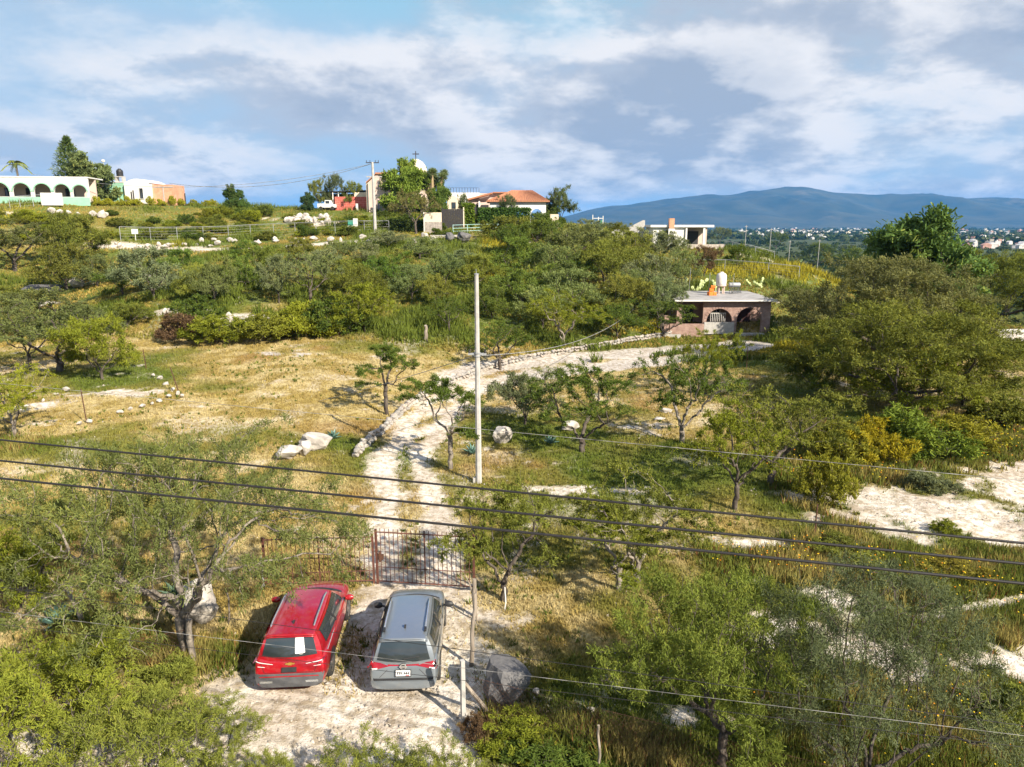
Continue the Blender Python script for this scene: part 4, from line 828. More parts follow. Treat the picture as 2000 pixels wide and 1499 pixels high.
    for side in (1, 3): window('window_pillar', side, ((.50, .08), (.535, .08), (.535, .92), (.50, .92)), .02, BLACK, 3, 3)
    # roof skin with rounded edges, rear lip
    g = []
    for y in np.r_[np.linspace(-1.98, -1.84, 3), np.linspace(-1.6, .1, 8), np.linspace(.22, .34, 3)]:
        dz = .075 - .05 * max(0, (y + .6) / 1.02) ** 2 - .035 * max(0, (-.6 - y) / 1.26) ** 2; hw = .655 - .02 * abs(y + .7)
        g.append([Vector((hw * sx * t, y * k + .05 * (1 - t * t) * (1 if y > 0 else (-1 if y < -1.6 else 0)), (1.575 + dz * (1 - abs(t) ** 2.6) - .02 * abs(t) ** 6) * hs)) for t in np.linspace(-1, 1, 15)])
    rf = MB().grid(g).grid([[p - Vector((0, 0, .045)) for p in r_] for r_ in g]).build('roof', paintm, o, smooth=True, auto=1.2)
    md = rf.modifiers.new('s', 'SOLIDIFY'); md.thickness = .02
    def roofz(x, y): return (1.575 + .05 * (1 - (abs(x) / .655) ** 2.6)) * hs + .02
    for s in (-1, 1):
        x = s * .545 * sx; y0, y1 = (-1.62, .10); q = MB()
        pts = [(x, (y0 + (y1 - y0) * t) * k, roofz(.545, 0) + .01 + .045 * min(1, 6 * t, 6 * (1 - t))) for t in np.linspace(0, 1, 12)]
        q.tube(pts, .022, 6); rl = q.build('roof_rail', SILVER, o, smooth=True)
        if not red: MB().box(x - .03, x + .03, (y0 - .03) * k, (y0 + .13) * k, roofz(.5, 0) - .02, roofz(.5, 0) + .045).build('rail_foot', BLACK, rl, bevel=.01)
    MB().prism([(-.10, 0), (.10, 0), (-.07, .09)], -.02, .02).build('antenna', BLACK, o, loc=(0, -1.42 * k, roofz(0, 0) - .015), rot=R(90))
    # patches laid on the body skin
    def patch(nm, m, pts, dirv, lift=.008, nu=8, nv=4, par=o):
        g = []; dv = Vector(dirv)
        for j in range(nv):
            t = j / (nv - 1); row = []
            for i in range(nu):
                s = i / (nu - 1); q = [(pts[0][c] * (1 - s) + pts[1][c] * s) * (1 - t) + (pts[3][c] * (1 - s) + pts[2][c] * s) * t for c in (0, 1)]
                st_ = Vector((q[0], -5 * dv.y, q[1])) if abs(dv.y) > .5 else Vector((-5 * dv.x, q[0], q[1])); h = bvh.ray_cast(st_, dv)
                if h[0] is None: h = (Vector((q[0], -dv.y * L * .49, q[1])) if abs(dv.y) > .5 else Vector((-dv.x * w0 * .98, q[0], q[1])), -dv)
                row.append(h[0] - dv * lift + h[1] * lift * .5)
            g.append(row)
        return MB().grid(g).build(nm, m, par, smooth=True)
    Bk = (0, 1, 0); w = w0
    if red:
        patch('rear_bumper', GREYP, ((-w * .86, .33), (w * .86, .33), (w * .93, .66), (-w * .93, .66)), Bk, .018, 16, 7)
        patch('bumper_step', RUSTD if False else paintm, ((-w * .80, .585), (w * .80, .585), (w * .78, .61), (-w * .78, .61)), Bk, .03, 12, 3)
        for s in (-1, 1): patch('exhaust_trim', SILVER, ((s * .42, .45), (s * .74, .45), (s * .74, .50), (s * .42, .50)), Bk, .035, 6, 3)
        for s in (-1, 1):
            q = ((s * .40, .865), (s * .90, .93), (s * .90, .985), (s * .42, .905)); tl = patch('tail_light', LAMPR, q, Bk, .012, 8, 3)
            patch('light_strip', LAMPW, ((s * .42, .878), (s * .86, .932), (s * .86, .948), (s * .42, .89)), Bk, .02, 8, 2, tl)
            patch('light_strip', LAMPW, ((s * .62, .82), (s * .80, .835), (s * .80, .848), (s * .62, .832)), Bk, .02, 4, 2, tl)
        for q in (((-.62, .675), (.62, .675), (.62, .683), (-.62, .683)), ((-.635, .68), (-.625, .68), (-.72, .90), (-.73, .90)), ((.625, .68), (.635, .68), (.73, .90), (.72, .90))): patch('tailgate_gap', BLACK, q, Bk, .012, 8, 3)
        MB().prism([(-.13, 0), (-.10, .035), (-.04, .03), (-.04, .05), (.06, .05), (.055, .03), (.13, .035), (.10, 0), (.04, .0), (.04, -.022), (-.06, -.022), (-.055, 0)], -.012, .012).build('emblem', GOLD, o, loc=(.02, -L * .5 + .10, .885 * hs), rot=(R(-8), 0, 0))
        patch('number_plate', BLACK, ((-.19, .70), (.19, .70), (.19, .82), (-.19, .82)), Bk, .03, 4, 3)
    else:
        patch('rear_bumper', paintm, ((-w * .86, .36), (w * .86, .36), (w * .92, .52), (-w * .92, .52)), Bk, .02, 16, 4); patch('bumper_groove', BLACK, ((-w * .93, .545), (w * .93, .545), (w * .95, .60), (-w * .95, .60)), Bk, .014, 16, 3)
        for s in (-1, 1):
            patch('tail_light', LAMPR, ((s * .34, .885), (s * .84, .79), (s * .91, .97), (s * .60, .955)), Bk, .012, 8, 4)
            patch('reversing_light', LAMPW, ((s * .66, .825), (s * .80, .80), (s * .81, .835), (s * .67, .855)), Bk, .02, 4, 3)
        patch('light_bar', LAMPR, ((-.40, .885), (.40, .885), (.40, .935), (-.40, .935)), Bk, .012, 8, 3)
        em = MB(); em.lathe([(.062, -.01), (.085, -.01), (.085, .012), (.062, .012), (.062, -.01)], 20, axis='y').box(-.10, .10, -.014, .012, -.018, .018); em.build('emblem', SILVER, o, loc=(0, -L * .5 + .085, .915 * hs)); MB().lathe([(.001, 0), (.09, 0), (.09, .012), (.001, .012)], 20, axis='y').build('emblem_disc', BLACK, o, loc=(0, -L * .5 + .09, .915 * hs))
        pl = patch('number_plate', PLATEW, ((-.19, .66), (.19, .66), (.19, .80), (-.19, .80)), Bk, .03, 4, 3)
        for e in (((-.20, .645), (.20, .645), (.20, .662), (-.20, .662)), ((-.20, .798), (.20, .798), (.20, .815), (-.20, .815)), ((-.205, .65), (-.186, .65), (-.186, .81), (-.205, .81)), ((.186, .65), (.205, .65), (.205, .81), (.186, .81))): patch('plate_frame', BLACK, e, Bk, .034, 3, 2, pl)
        for i_ in range(7):
            if i_ != 3: xx = -.14 + .046 * i_; patch('plate_character', DARK, ((xx - .013, .70), (xx + .013, .70), (xx + .010, .765), (xx - .013, .765)), Bk, .036, 2, 2, pl)
        patch('plate_band', LAMPR, ((.06, .668), (.16, .668), (.16, .685), (.06, .685)), Bk, .036, 2, 2, pl)
        for s in (-1, 1): patch('tailgate_line', GREYP, ((s * .60, .62), (s * .62, .62), (s * .42, .80), (s * .40, .80)), Bk, .008, 2, 6)
    g = []
    for y in np.linspace(1.02, 1.42, 5):
        row = []
        for x in np.linspace(-.74, .74, 15):
            yy = y * k + .16 * (1 - (x / .74) ** 2) - .08; h_ = bvh.ray_cast(Vector((x * sx, yy, 3)), Vector((0, 0, -1))); row.append((x * sx, yy, (h_[0].z if h_[0] is not None else 1.0) + .012))
        g.append(row)
    MB().grid(g).build('cowl', BLACK, o, smooth=True)
    wr = MB(); wr.tube([(.02, -2.19 * k, 1.13 * hs), (.42, -2.13 * k, 1.16 * hs)], .010, 5); wr.build('wiper', BLACK, o)
    for s in (-1, 1):
        dv = (-s, 0, 0); patch('sill', GREYP, ((-1.0 * k, .27), (1.0 * k, .27), (1.0 * k, .40), (-1.0 * k, .40)), dv, .01, 10, 3)
        patch('belt_trim', SILVER if red else BLACK, ((-1.75 * k, .985 * hs), (.95 * k, .945 * hs), (.95 * k, .96 * hs), (-1.75 * k, 1.0 * hs)), dv, .01, 12, 2)
        for yy in (-.62, .42): patch('door_handle', paintm if red else BLACK, ((yy - .10, .83), (yy + .10, .83), (yy + .10, .865), (yy - .10, .865)), dv, .03, 4, 3)
        for yy in (-.95, .05, 1.02): patch('door_gap', BLACK, ((yy - .008, .42), (yy + .008, .42), (yy + .008, .94), (yy - .008, .94)), dv, .004, 2, 8)
        mp = MB(); mp.lathe([(.001, -.11), (.07, -.10), (.095, -.03), (.095, .04), (.06, .10), (.001, .115)], 12); me = mp.mesh('mirror', paintm if red else BLACK, True)
        for v in me.vertices: v.co = Vector((v.co.z * 1.1, v.co.y * .8, v.co.x))
        m_ = ob('mirror', me, o, (s * (w0 + .13), .80 * k, 1.06 * hs)); MB().tube([(-s * .18, .02, -.05), (0, 0, 0)], .03, 6).build('mirror_arm', BLACK, m_)
        for yy in (-1.38 * k, 1.40 * k):
            ar = MB(); g = []
            for rr in (.0, .20, .37, .43):
                row = []
                for a_ in np.linspace(0, 2 * math.pi, 25):
                    q = (yy + rr * math.cos(a_), max(.16, .36 + rr * math.sin(a_))); h = bvh.ray_cast(Vector((s * 5, q[0], max(q[1], .29))), Vector((-s, 0, 0))); xx = h[0].x if h[0] is not None else s * w0 * .93
                    row.append((xx + s * .006, q[0], q[1]))
                g.append(row)
            ar.grid(g).build('wheel_arch', BLACK, o, smooth=True)
            wh = ob('wheel', MB().lathe([(.23, -.10), (.33, -.115), (.355, -.08), (.36, 0), (.355, .08), (.33, .115), (.23, .10), (.23, -.10)], 28, axis='y').mesh('wheel', TYRE, True), o, (s * (w0 - .125), yy, .36), R(90))
            rm = MB(); rm.lathe([(.19, .09), (.235, .108), (.235, .085), (.19, .07), (.19, .09)], 24, axis='y'); rm.lathe([(.001, .095), (.055, .095), (.055, .06), (.001, .06)], 12, axis='y')
            for q in range(5):
                a_ = q * 2 * math.pi / 5; u = Vector((math.cos(a_), 0, math.sin(a_))); t_ = Vector((-math.sin(a_), 0, math.cos(a_)))
                rm.add([u * .04 + t_ * .03 + Vector((0, .09, 0)), u * .04 - t_ * .03 + Vector((0, .09, 0)), u * .2 - t_ * .045 + Vector((0, .095, 0)), u * .2 + t_ * .045 + Vector((0, .095, 0))], [(0, 1, 2, 3)])
            rim = rm.build('rim', ALLOY, wh, rot=(0, 0, 0 if s < 0 else math.pi)); MB().lathe([(.001, .045), (.20, .045), (.20, .04), (.001, .04)], 20, axis='y').build('brake_disc', DARK, wh, rot=(0, 0, 0 if s < 0 else math.pi))
    for s in (-1, 1): patch('headlight', LAMPW, ((s * .50, .74), (s * .80, .74), (s * .80, .84), (s * .50, .82)), (0, -1, 0), .01, 5, 3)
    patch('grille', BLACK, ((-.42, .60), (.42, .60), (.45, .76), (-.45, .76)), (0, -1, 0), .01, 6, 3)
    return o
REDP = paint('red_car_paint', (.43, .006, .016)); GREYC = paint('grey_car_paint', (.25, .28, .31), .55, .34)
build_car('parked_car', 'glossy red SUV with black rear bumper parked outside the gate', onZ(566, 1341, .35), onZ(634, 1128, .85), 4.62, 1.90, 1.66, REDP, True)
build_car('parked_car', 'blue grey SUV with red tail lights parked right of the red one', onZ(788, 1344, .35), onZ(816, 1152, .85), 4.32, 1.82, 1.62, GREYC, False)

# ---------------------------------------------------------------- gate, railing, posts
def railing(name, label, cat, A, B, h, nb, hl, mid=.28, latch=False, thick=.022):
    A = Vector(A); B = Vector(B); d = B - A; L = d.length; o = thing(name, label, cat, A, math.atan2(d.y, d.x)); sl = (B.z - A.z) / L
    for x in (0, L): MB().box(x - .035, x + .035, -.035, .035, -.25 + sl * x, h + .04 + sl * x).build('post', RUST, o)
    for z, t, nm in ((h - .06, .028, 'top_rail'), (h * mid + .04, .018, 'middle_rail'), (.10, .028, 'bottom_rail')): MB().tube([(0.036, 0, z), (L - .036, 0, z + sl * L)], t, 4).build(nm, RUST, o)
    bar = MB().box(-.010, .010, -.010, .010, 0, 1).mesh('bar', RUST); bar2 = MB().box(-.02, .02, -.02, .02, 0, 1).mesh('bar', RUST)
    for i in range(1, nb):
        x = L * i / nb; z0 = .09 + sl * x; z1 = h + (.07 if hl else -.02) + sl * x; b_ = ob('bar', bar2 if i == nb // 2 else bar, o, (x, .004, z0)); b_.scale = (1, 1, z1 - z0)
    if latch: MB().box(.04, .24, -.04, .04, h * .46, h * .56).box(.08, .16, -.06, .06, h * .42, h * .60).build('lock', RUSTD, o, bevel=.008)
    return o
ga = onZ(738, 1140, .05); gb = onZ(926, 1152, .05)
railing('iron_gate', 'rusty red iron bar gate across the white drive', 'gate', ga, gb, 1.95, 22, True, .30, True)
fa = onZ(520, 1146, .08); fb = onZ(731, 1139, .06)
railing('iron_railing', 'faded red bar railing left of the gate behind the red car', 'railing', fa, fb, 1.75, 24, False, .24)
def pole_thing(name, label, cat, px, py, top, r0, r1, mat, bend=.05, n=8, parts=None, lean=0.0):
    p = P(px, py); h = ztop(p, top); o = thing(name, label, cat, p); rr = random.Random(int(px)); pts = [(rr.uniform(-bend, bend) * (t > 0) + lean * t, rr.uniform(-bend, bend) * (t > 0), -.3 + (h + .3) * t) for t in np.linspace(0, 1, 7)]
    MB().tube(pts, list(np.linspace(r0, r1, 7)), n).build('post', mat, o, smooth=n > 5, auto=1.0); return o, h
o, h = pole_thing('fence_post', 'square pale concrete post nearest the camera beside the grey boulder', 'post', 905, 1412, 1290, .075, .07, CONC, .0, 4)
MB().tube([(.04, .05, h * .62), (.62, .35, .02)], [.05, .055], 6).build('brace', WOOD, o)
o, h = pole_thing('log_post', 'crooked grey log post with a fork at the right end of the gate', 'post', 925, 1205, 1130, .075, .06, WOOD, .05)
MB().tube([(0, 0, h * .55), (-.12, -.05, h * .9), (-.26, -.05, h * 1.12)], [.03, .025, .012], 6).build('fork', WOOD, o)
pole_thing('log_post', 'leaning weathered log post between gate and concrete post', 'post', 918, 1300, 1160, .07, .05, WOOD, .05, 8, lean=.16)
pole_thing('log_post', 'thin grey stick post just right of the gate end', 'post', 931, 1215, 1150, .035, .025, WOOD, .02)
pole_thing('stake', 'pale thin stake behind the left end of the red railing', 'stake', 515, 1150, 1085, .03, .025, CONC, .02)
pole_thing('stake', 'white stake leaning on the dark stem right of the gate', 'stake', 987, 1190, 1148, .02, .02, WHITE, .02)
pole_thing('stake', 'bent pale stick before the white boulder by the mesquite', 'stake', 448, 1215, 1158, .03, .025, WOOD, .06)
pole_thing('log_post', 'split pale log post at the foot of the big mesquite', 'post', 378, 1300, 1212, .10, .08, BARK2, .05)
pole_thing('fence_post', 'bleached curved stick post in the bottom wire fence', 'post', 1168, 1505, 1418, .035, .03, WOOD, .05)
pole_thing('dead_stump', 'bare grey dead stump on the grass above the lawn', 'stump', 832, 668, 636, .22, .14, WOOD, .08)
for a in ((170,826,760,'rusty iron stake standing in the left lawn'),(352,770,718,'leaning rusty stake at the end of the stone row'),(286,720,684,'rusty stake beside the bright left tree')): pole_thing('iron_stake', a[3], 'stake', *a[:3], .035, .03, RUSTD, .01, 5, lean=(-.45 if a[0] == 352 else -.1))
for a in ((1590,1058,985,'nearest thin rusty post of the right wire fence'),(1577,955,885,'middle thin rusty post of the right wire fence'),(1569,885,830,'farthest thin rusty post of the right wire fence'),(1458,720,678,'dark post by the drive before the brick house')): pole_thing('iron_stake', a[3], 'stake', *a[:3], .03, .028, RUSTD, .01, 5)
p = P(150, 1228); o = thing('dead_branch', 'dead pale branch leaning at the lower left', 'branch', p); MB().tube([(.25, 0, -.1), (.1, .05, .5), (-.2, .1, 1.3)], [.08, .07, .05], 7).tube([(.0, .05, .7), (.35, 0, .95)], [.035, .015], 5).build('limb', WOOD, o, smooth=True)
def wire_net(name, label, A, B, h, pitch, rad, posts=0, mat=GALV, lean=0.0):
    A = Vector(A); B = Vector(B); d = B - A; L = Vector((d.x, d.y)).length; o = thing(name, label, 'fence', A, math.atan2(d.y, d.x)); V = []; F = []; sl = d.z / L
    def seg(x0, z0, x1, z1):
        b = len(V); u = Vector((x1 - x0, 0, z1 - z0)).normalized(); s = Vector((-u.z, 0, u.x)) * rad
        def q(x, z, off, yy): return (x + off.x, yy + lean * z + .05 * math.sin(x * 1.7), z + off.z + sl * x)
        V.extend([q(x0, z0, s, 0), q(x0, z0, -s, 0), q(x0, z0, s * 0, rad * 1.6), q(x1, z1, s, 0), q(x1, z1, -s, 0), q(x1, z1, s * 0, rad * 1.6)]); F.extend([(b, b + 1, b + 4, b + 3), (b + 1, b + 2, b + 5, b + 4), (b + 2, b, b + 3, b + 5)])
    x = -h
    while x < L:
        for (x0, z0, x1, z1) in ((x, 0, x + h, h), (x + h, 0, x, h)):
            lo, hi = max(0, min(x0, x1)), min(L, max(x0, x1))
            if hi - lo > .01:
                zl = z0 + (z1 - z0) * (lo - x0) / (x1 - x0); zh = z0 + (z1 - z0) * (hi - x0) / (x1 - x0); m = max(1, int((hi - lo) / .6))
                for i in range(m): t0, t1 = i / m, (i + 1) / m; seg(lo + (hi - lo) * t0, zl + (zh - zl) * t0, lo + (hi - lo) * t1, zl + (zh - zl) * t1)
        x += pitch
    stuff(ob('wire_mesh', mk_mesh('wire_mesh', V, F, (mat,)), o)); MB().tube([(0, lean * h, h), (L, lean * h, h + sl * L)], rad * 1.6, 5).build('top_wire', mat, o)
    for i in range(posts): x = L * (i + .5) / posts; MB().tube([(x, .05, -.2 + sl * x), (x, .05 + lean * h, h + .1 + sl * x)], .03, 6).build('post', WOOD, o)
    return o
wire_net('wire_fence', 'sagging diamond mesh wire fence along the bottom right', P(915, 1405), P(1640, 1600), 1.2, .13, .0026, 0, RUSTD)
wire_net('wire_fence', 'short diamond mesh wire fence left of the split log post', P(372, 1296), P(215, 1330), 1.05, .13, .003, 0, RUSTD)
# ---------------------------------------------------------------- stones
def rock_mesh(seed, mat, sub=3, fl=.75, rough=.22):
    b = bmesh.new(); bmesh.ops.create_icosphere(b, subdivisions=sub, radius=.5); r = np.random.default_rng(seed); pl = unit(r.normal(size=(13, 3))); dd = .26 + .18 * r.random(13)
    for v in b.verts:
        c = np.array(v.co)
        for n_, d_ in zip(pl, dd):
            e = c @ n_ - d_
            if e > 0: c = c - n_ * e * .92
        q = c * 5 + seed; c = c * (1 + (float(vnoise(np.array([q[0] + q[2]]), np.array([q[1] - q[2]]), seed)[0]) - .5) * rough); v.co = (c[0], c[1], c[2] * fl)
    me = bpy.data.meshes.new('rock'); b.to_mesh(me); b.free(); me.materials.append(mat); return me
RM = [rock_mesh(i, ROCK) for i in range(6)]; RS = [rock_mesh(20 + i, ROCK, 2) for i in range(6)]; WALLS = [rock_mesh(60 + i, pmat('wall_stone_%d' % i, c_, tuple(v * .6 for v in c_), 4, .95, .8), 2) for i, c_ in enumerate(((.46, .42, .37), (.38, .34, .30), (.52, .47, .41), (.30, .28, .26), (.44, .38, .33), (.40, .38, .36)))]; RD = [rock_mesh(40 + i, ROCKD, 3, .9) for i in range(2)]
def boulder(px, py, wpx, hpx, label, me, rz=0, group=None, name='boulder', tilt=0.0, sink=.12):
    p = P(px, py); s = wpx * mpp(p); h = hpx * mpp(p); dims = me.vertices; zs = [v.co.z for v in dims]; z0, z1 = min(zs), max(zs); sz = h * 1.05 / (z1 - z0)
    o = ob(name, me, None, (p.x, p.y, p.z - z0 * sz * .86), (tilt, tilt * .6, rz), (s * 1.12, s * .9, sz)); tag(o, label, 'rock', group); return o
for a in ((985,1372,112,96,'huge grey boulder with painted-in shade beside the concrete post',RD[0],.6),(395,1212,78,84,'tall white boulder behind the big mesquite trunk',RM[0],1),(618,876,66,34,'grey flat boulder with an agave left of the drive',RM[1],.3),(565,896,56,30,'white broken boulder at the left of the lawn rock pile',RM[2],1.2),(597,888,30,30,'upright white stone between the two lawn boulders',RM[3],2),
          (982,866,40,36,'mottled boulder right of the tall concrete pole',RM[4],.2),(1112,840,40,18,'flat white boulder beside the vase shaped tree',RM[5],.9),(1300,806,28,9,'low white stone lying in dry grass under the tall open tree',RM[1],.1),(1288,822,24,8,'flat pale slab just below the low white stone in dry grass',RM[2],.7),(152,562,30,20,'pale tilted boulder on the left slope',RM[3],.5),
          (286,548,20,12,'small grey boulder under a slope tree',RM[4],.2),(1048,1356,14,12,'fist sized pale stone right of the huge grey boulder',RM[0],.4),(1153,1390,18,10,'small pale stone in dark grass near the bottom fence',RM[1],.4),(80,572,84,16,'long dark rock ledge at the left of the slope',RD[1],.1),(60,598,86,10,'low pale rock ledge below the dark ledge at left',RM[5],.05),
          (640,1338,10,6,'small stone by the wheel of the red car',RM[2],.4),(905,475,36,22,'dark grey boulder by the far entrance road',RD[0],.4),(880,472,26,18,'smaller dark boulder left of the one by the far entrance road',RD[1],.8)): boulder(*a[:6], rz=a[6])
r = random.Random(9)
for i in range(26): boulder(r.choice((r.uniform(560, 650), r.uniform(560, 600))), r.uniform(428, 440), r.uniform(8, 20), r.uniform(6, 14), 'white limestone lump in the rubble heap below the red wall', RS[i % 6], r.uniform(0, 6), 'rubble heap on the hill below the red wall', 'rubble_stone')
for i, (px, py, w) in enumerate(((100,418,16),(118,420,14),(134,421,13),(152,423,11),(182,424,16),(200,426,20),(206,424,12),(37,470,12),(78,468,11))): boulder(px, py, w, w * .8, 'white roadside rock below the arched house', RS[i % 6], i, 'white rocks below the arched house', 'roadside_rock')
for i in range(48):
    px = r.uniform(200, 850); q = 486 - (px - 200) * .022 + r.uniform(-9, 4); boulder(px, q, r.uniform(7, 20), r.uniform(5, 11), 'pale stone along the white bank under the hill fence', RS[i % 6], r.uniform(0, 6), 'stones of the white bank under the hill fence', 'bank_stone')
for i in range(22):
    px = r.uniform(320, 530); q = 612 + (px - 320) * .12 + r.uniform(-9, 12); boulder(px, q, r.uniform(10, 24), r.uniform(9, 18), 'pinkish white clod on the eroded bank above the lawn', RS[i % 6], r.uniform(0, 6), 'clods of the eroded bank above the lawn', 'bank_clod')
line = [(155,830),(175,826),(235,808),(255,802),(278,796),(298,790),(312,786),(330,776),(348,772),(356,776),(338,764),(325,752),(312,742),(300,736),(110,772),(130,764),(85,786),(65,776),(40,784),(20,776)]
for i, (px, py) in enumerate(line): boulder(px, py, r.uniform(7, 15), r.uniform(5, 9), 'small white stone of the loose rows on the left lawn', RS[i % 6], r.uniform(0, 6), 'loose stone rows on the left lawn', 'edging_stone')
# dry stone edging along the drive: two courses of separate stones
wl = pxy((696,892),(722,866),(748,845),(775,818),(800,795),(828,778),(862,758),(900,742),(945,724),(1000,708),(1060,698),(1130,686),(1200,674),(1262,664),(1312,655))
sw = thing('stone_wall', 'low dry stone retaining wall curving along the left edge of the drive', 'stone wall', (wl[0][0], wl[0][1], H1(*wl[0]))); acc = 0; o0 = Vector(sw.location)
cum = np.r_[0, np.cumsum(np.hypot(*np.diff(wl, axis=0).T))]; s = 0.0; cnt = 0
while s < cum[-1]:
    wdt = r.uniform(.30, .52); x = np.interp(s, cum, wl[:, 0]); y = np.interp(s, cum, wl[:, 1]); x2 = np.interp(s + .3, cum, wl[:, 0]); y2 = np.interp(s + .3, cum, wl[:, 1]); a = math.atan2(y2 - y, x2 - x); z = H1(x, y)
    for crs in range(2):
        st_ = ob('stone', WALLS[r.randrange(6)], sw, Vector((x + r.uniform(-.05, .05), y + r.uniform(-.06, .06), z + .12 + crs * .27 + r.uniform(-.03, .03))) - o0, (r.uniform(-.3, .3), r.uniform(-.3, .3), a + r.uniform(-.3, .3)), (wdt * 1.25, r.uniform(.34, .5), r.uniform(.38, .5))); cnt += 1
    s += wdt * .86
print('wall stones', cnt)
# ---------------------------------------------------------------- poles and wires
p = P(935, 942); h = ztop(p, 537); o = thing('utility_pole', 'tall slim bare concrete pole standing beside the drive', 'pole', p)
MB().tube([(0, 0, -.5), (0, 0, h)], [.165, .095], 8).build('shaft', CONC, o); MB().tube([(0, 0, h), (-.02, 0, h + .25)], .012, 5).build('tip_rod', GALV, o); POLE = Vector(p); POLEH = h
for zc in (.62, .635): MB().lathe([(.135, 0), (.15, 0), (.15, .06), (.135, .06), (.135, 0)], 10, (0, 0, h * zc)).build('band', GALV, o)
MB().box(-.42, .42, -.05, .05, h * .628, h * .628 + .09).build('bracket', GALV, o)
for xx in (-.36, .36): MB().lathe([(.001, 0), (.05, 0), (.06, .05), (.04, .09), (.05, .14), (.001, .16)], 10, (xx, 0, h * .628 + .09)).build('insulator', DARK, o)
MB().lathe([(.001, h), (.11, h), (.11, h + .05), (.001, h + .07)], 8).build('cap', GALV, o)
MB().box(-.26, -.16, -.12, .12, -.02, .22).build('foot_stone', CONC, o)
def wire(name, label, a, b, rad, mat, sag=0, cat='cable', n=26):
    a = Vector(a); b = Vector(b); pts = [a.lerp(b, t) - Vector((0, 0, sag * 4 * t * (1 - t))) for t in np.linspace(0, 1, n)]; return tag(MB().tube([q - a for q in pts], rad, 6).build(name, mat, smooth=True, auto=1.5, loc=a), label, cat)
def span(name, label, y0, y1, z, rad, mat, sag=.03):
    m = (y1 - y0) / 2000; a = onZ(-400, y0 - 400 * m, z); b = onZ(2400, y1 + 400 * m, z); e = (b - a) * 1.3; wire(name, label, a - e, b + e, rad, mat, sag * 2, n=60)
span('power_cable', 'upper of the three thick black cables crossing the view', 853, 1052, 8.6, .0165, CABLE); span('power_cable', 'middle of the three thick black cables crossing the view', 893, 1092, 8.6, .0165, CABLE); span('power_cable', 'lowest of the three thick black cables crossing the view', 927, 1130, 8.6, .0165, CABLE)
span('bright_wire', 'single bright bare wire above the three black cables', 743, 930, 9.2, .0036, WIRE); span('thin_cable', 'thin dark wire passing over both car roofs', 1135, 1402, 7.0, .004, CABLE, .05); span('bright_wire', 'thin bright wire passing over both rear windows', 1180, 1418, 7.0, .0022, WIRE, .06); span('thin_cable', 'faint thin dark wire below the bright one over the cars', 1205, 1440, 7.0, .003, CABLE, .06)
wire('service_wire', 'slack service wire from the tall pole to the brick house', POLE + Vector((.1, 0, POLEH * .625)), onD(1246, 596, 82), .022, WIRE, 1.3)
wire('guy_wire', 'straight guy wire from the tall pole down to the left lawn', POLE + Vector((-.1, 0, POLEH * .625)), P(622, 784), .016, WIRE, .1)
p = P(733, 456); h = ztop(p, 317); o = thing('utility_pole', 'distant pale utility pole with two crossarms before the pink house', 'pole', p)
MB().tube([(0, 0, -.5), (0, 0, h)], [.30, .20], 8).build('shaft', CONC, o); MB().box(-1.1, 1.1, -.08, .08, h * .985, h * .985 + .14).build('crossarm', DARK, o); MB().box(-1.1, 1.5, -.08, .08, h * .79, h * .79 + .16).build('crossarm', CONC, o)
for x in (-1, -.4, .5, 1): MB().tube([(x, 0, h), (x, 0, h + .3)], .06, 6).build('insulator', DARK, o)
q = Vector(p) + Vector((0, 0, h * .98)); wire('service_wire', 'far slack wire from the distant pole to the hilltop house', q, onD(330, 358, 138), .035, WIRE, 2.0); wire('service_wire', 'far wire from the distant pole to the arched house roof', q, onD(60, 340, 132), .03, WIRE, 3.0)
for px, py, top in ((1455,482,440),(1503,492,446),(1597,515,468),(1541,500,470)):
    pp = onD(px, py, 240); z0 = H1(pp[0], pp[1]); o = tag(MB().tube([(0, 0, 0), (0, 0, onD(px, top, 240)[2] - z0)], .08, 6).tube([(-.5, 0, onD(px, top, 240)[2] - z0 - .5), (.5, 0, onD(px, top, 240)[2] - z0 - .5)], .06, 4).build('lamp_post', CONC, loc=(pp[0], pp[1], z0)), 'thin pale post in the valley right of the low white house', 'post', 'posts in the valley')
# ---------------------------------------------------------------- buildings
def arch_wall(x0, x1, z1, th, arches, n=14):
    """wall in x,z with round headed openings (centre, half width, spring height, sill height); front at y=0"""
    xs = {x0, x1}
    for c, hw, sp, sl in arches:
        for a in np.linspace(0, math.pi, n + 1): xs.add(round(c - hw * math.cos(a), 5))
    xs = sorted(x for x in xs if x0 <= x <= x1); V = []; F = []
    def quad(*p): b = len(V); V.extend(p); F.append((b, b + 1, b + 2, b + 3))
    def slab(a, b, za, zb, ta, tb):
        for y in (0, th): quad((a, y, za), (b, y, zb), (b, y, tb), (a, y, ta))
        quad((a, 0, za), (b, 0, zb), (b, th, zb), (a, th, za)); quad((a, 0, ta), (b, 0, tb), (b, th, tb), (a, th, ta))
    for a, b in zip(xs[:-1], xs[1:]):
        m = (a + b) / 2; hit = next((q for q in arches if abs(m - q[0]) < q[1]), None)
        if hit:
            c, hw, sp, sl = hit; f = lambda x: sp + math.sqrt(max(0, hw * hw - (x - c) ** 2)); slab(a, b, f(a), f(b), z1, z1)
            if sl > 0: slab(a, b, 0, 0, sl, sl)
        else: slab(a, b, 0, 0, z1, z1)
    for c, hw, sp, sl in arches:
        for x in (c - hw, c + hw): quad((x, 0, sl), (x, th, sl), (x, th, sp), (x, 0, sp))
    for x in (x0, x1): quad((x, 0, 0), (x, th, 0), (x, th, z1), (x, 0, z1))
    return MB().add(V, F)
def house(name, label, cat, px, py, rz=0, D=None): p = Vector(onD(px, py, D)) if D else P(px, py); return thing(name, label, cat, (p.x, p.y, p.z), rz), mpp(p)
def part(o, nm, m, *b, **k):
    q = MB()
    for x in b: q.box(*x)
    return q.build(nm, m, o, **k)
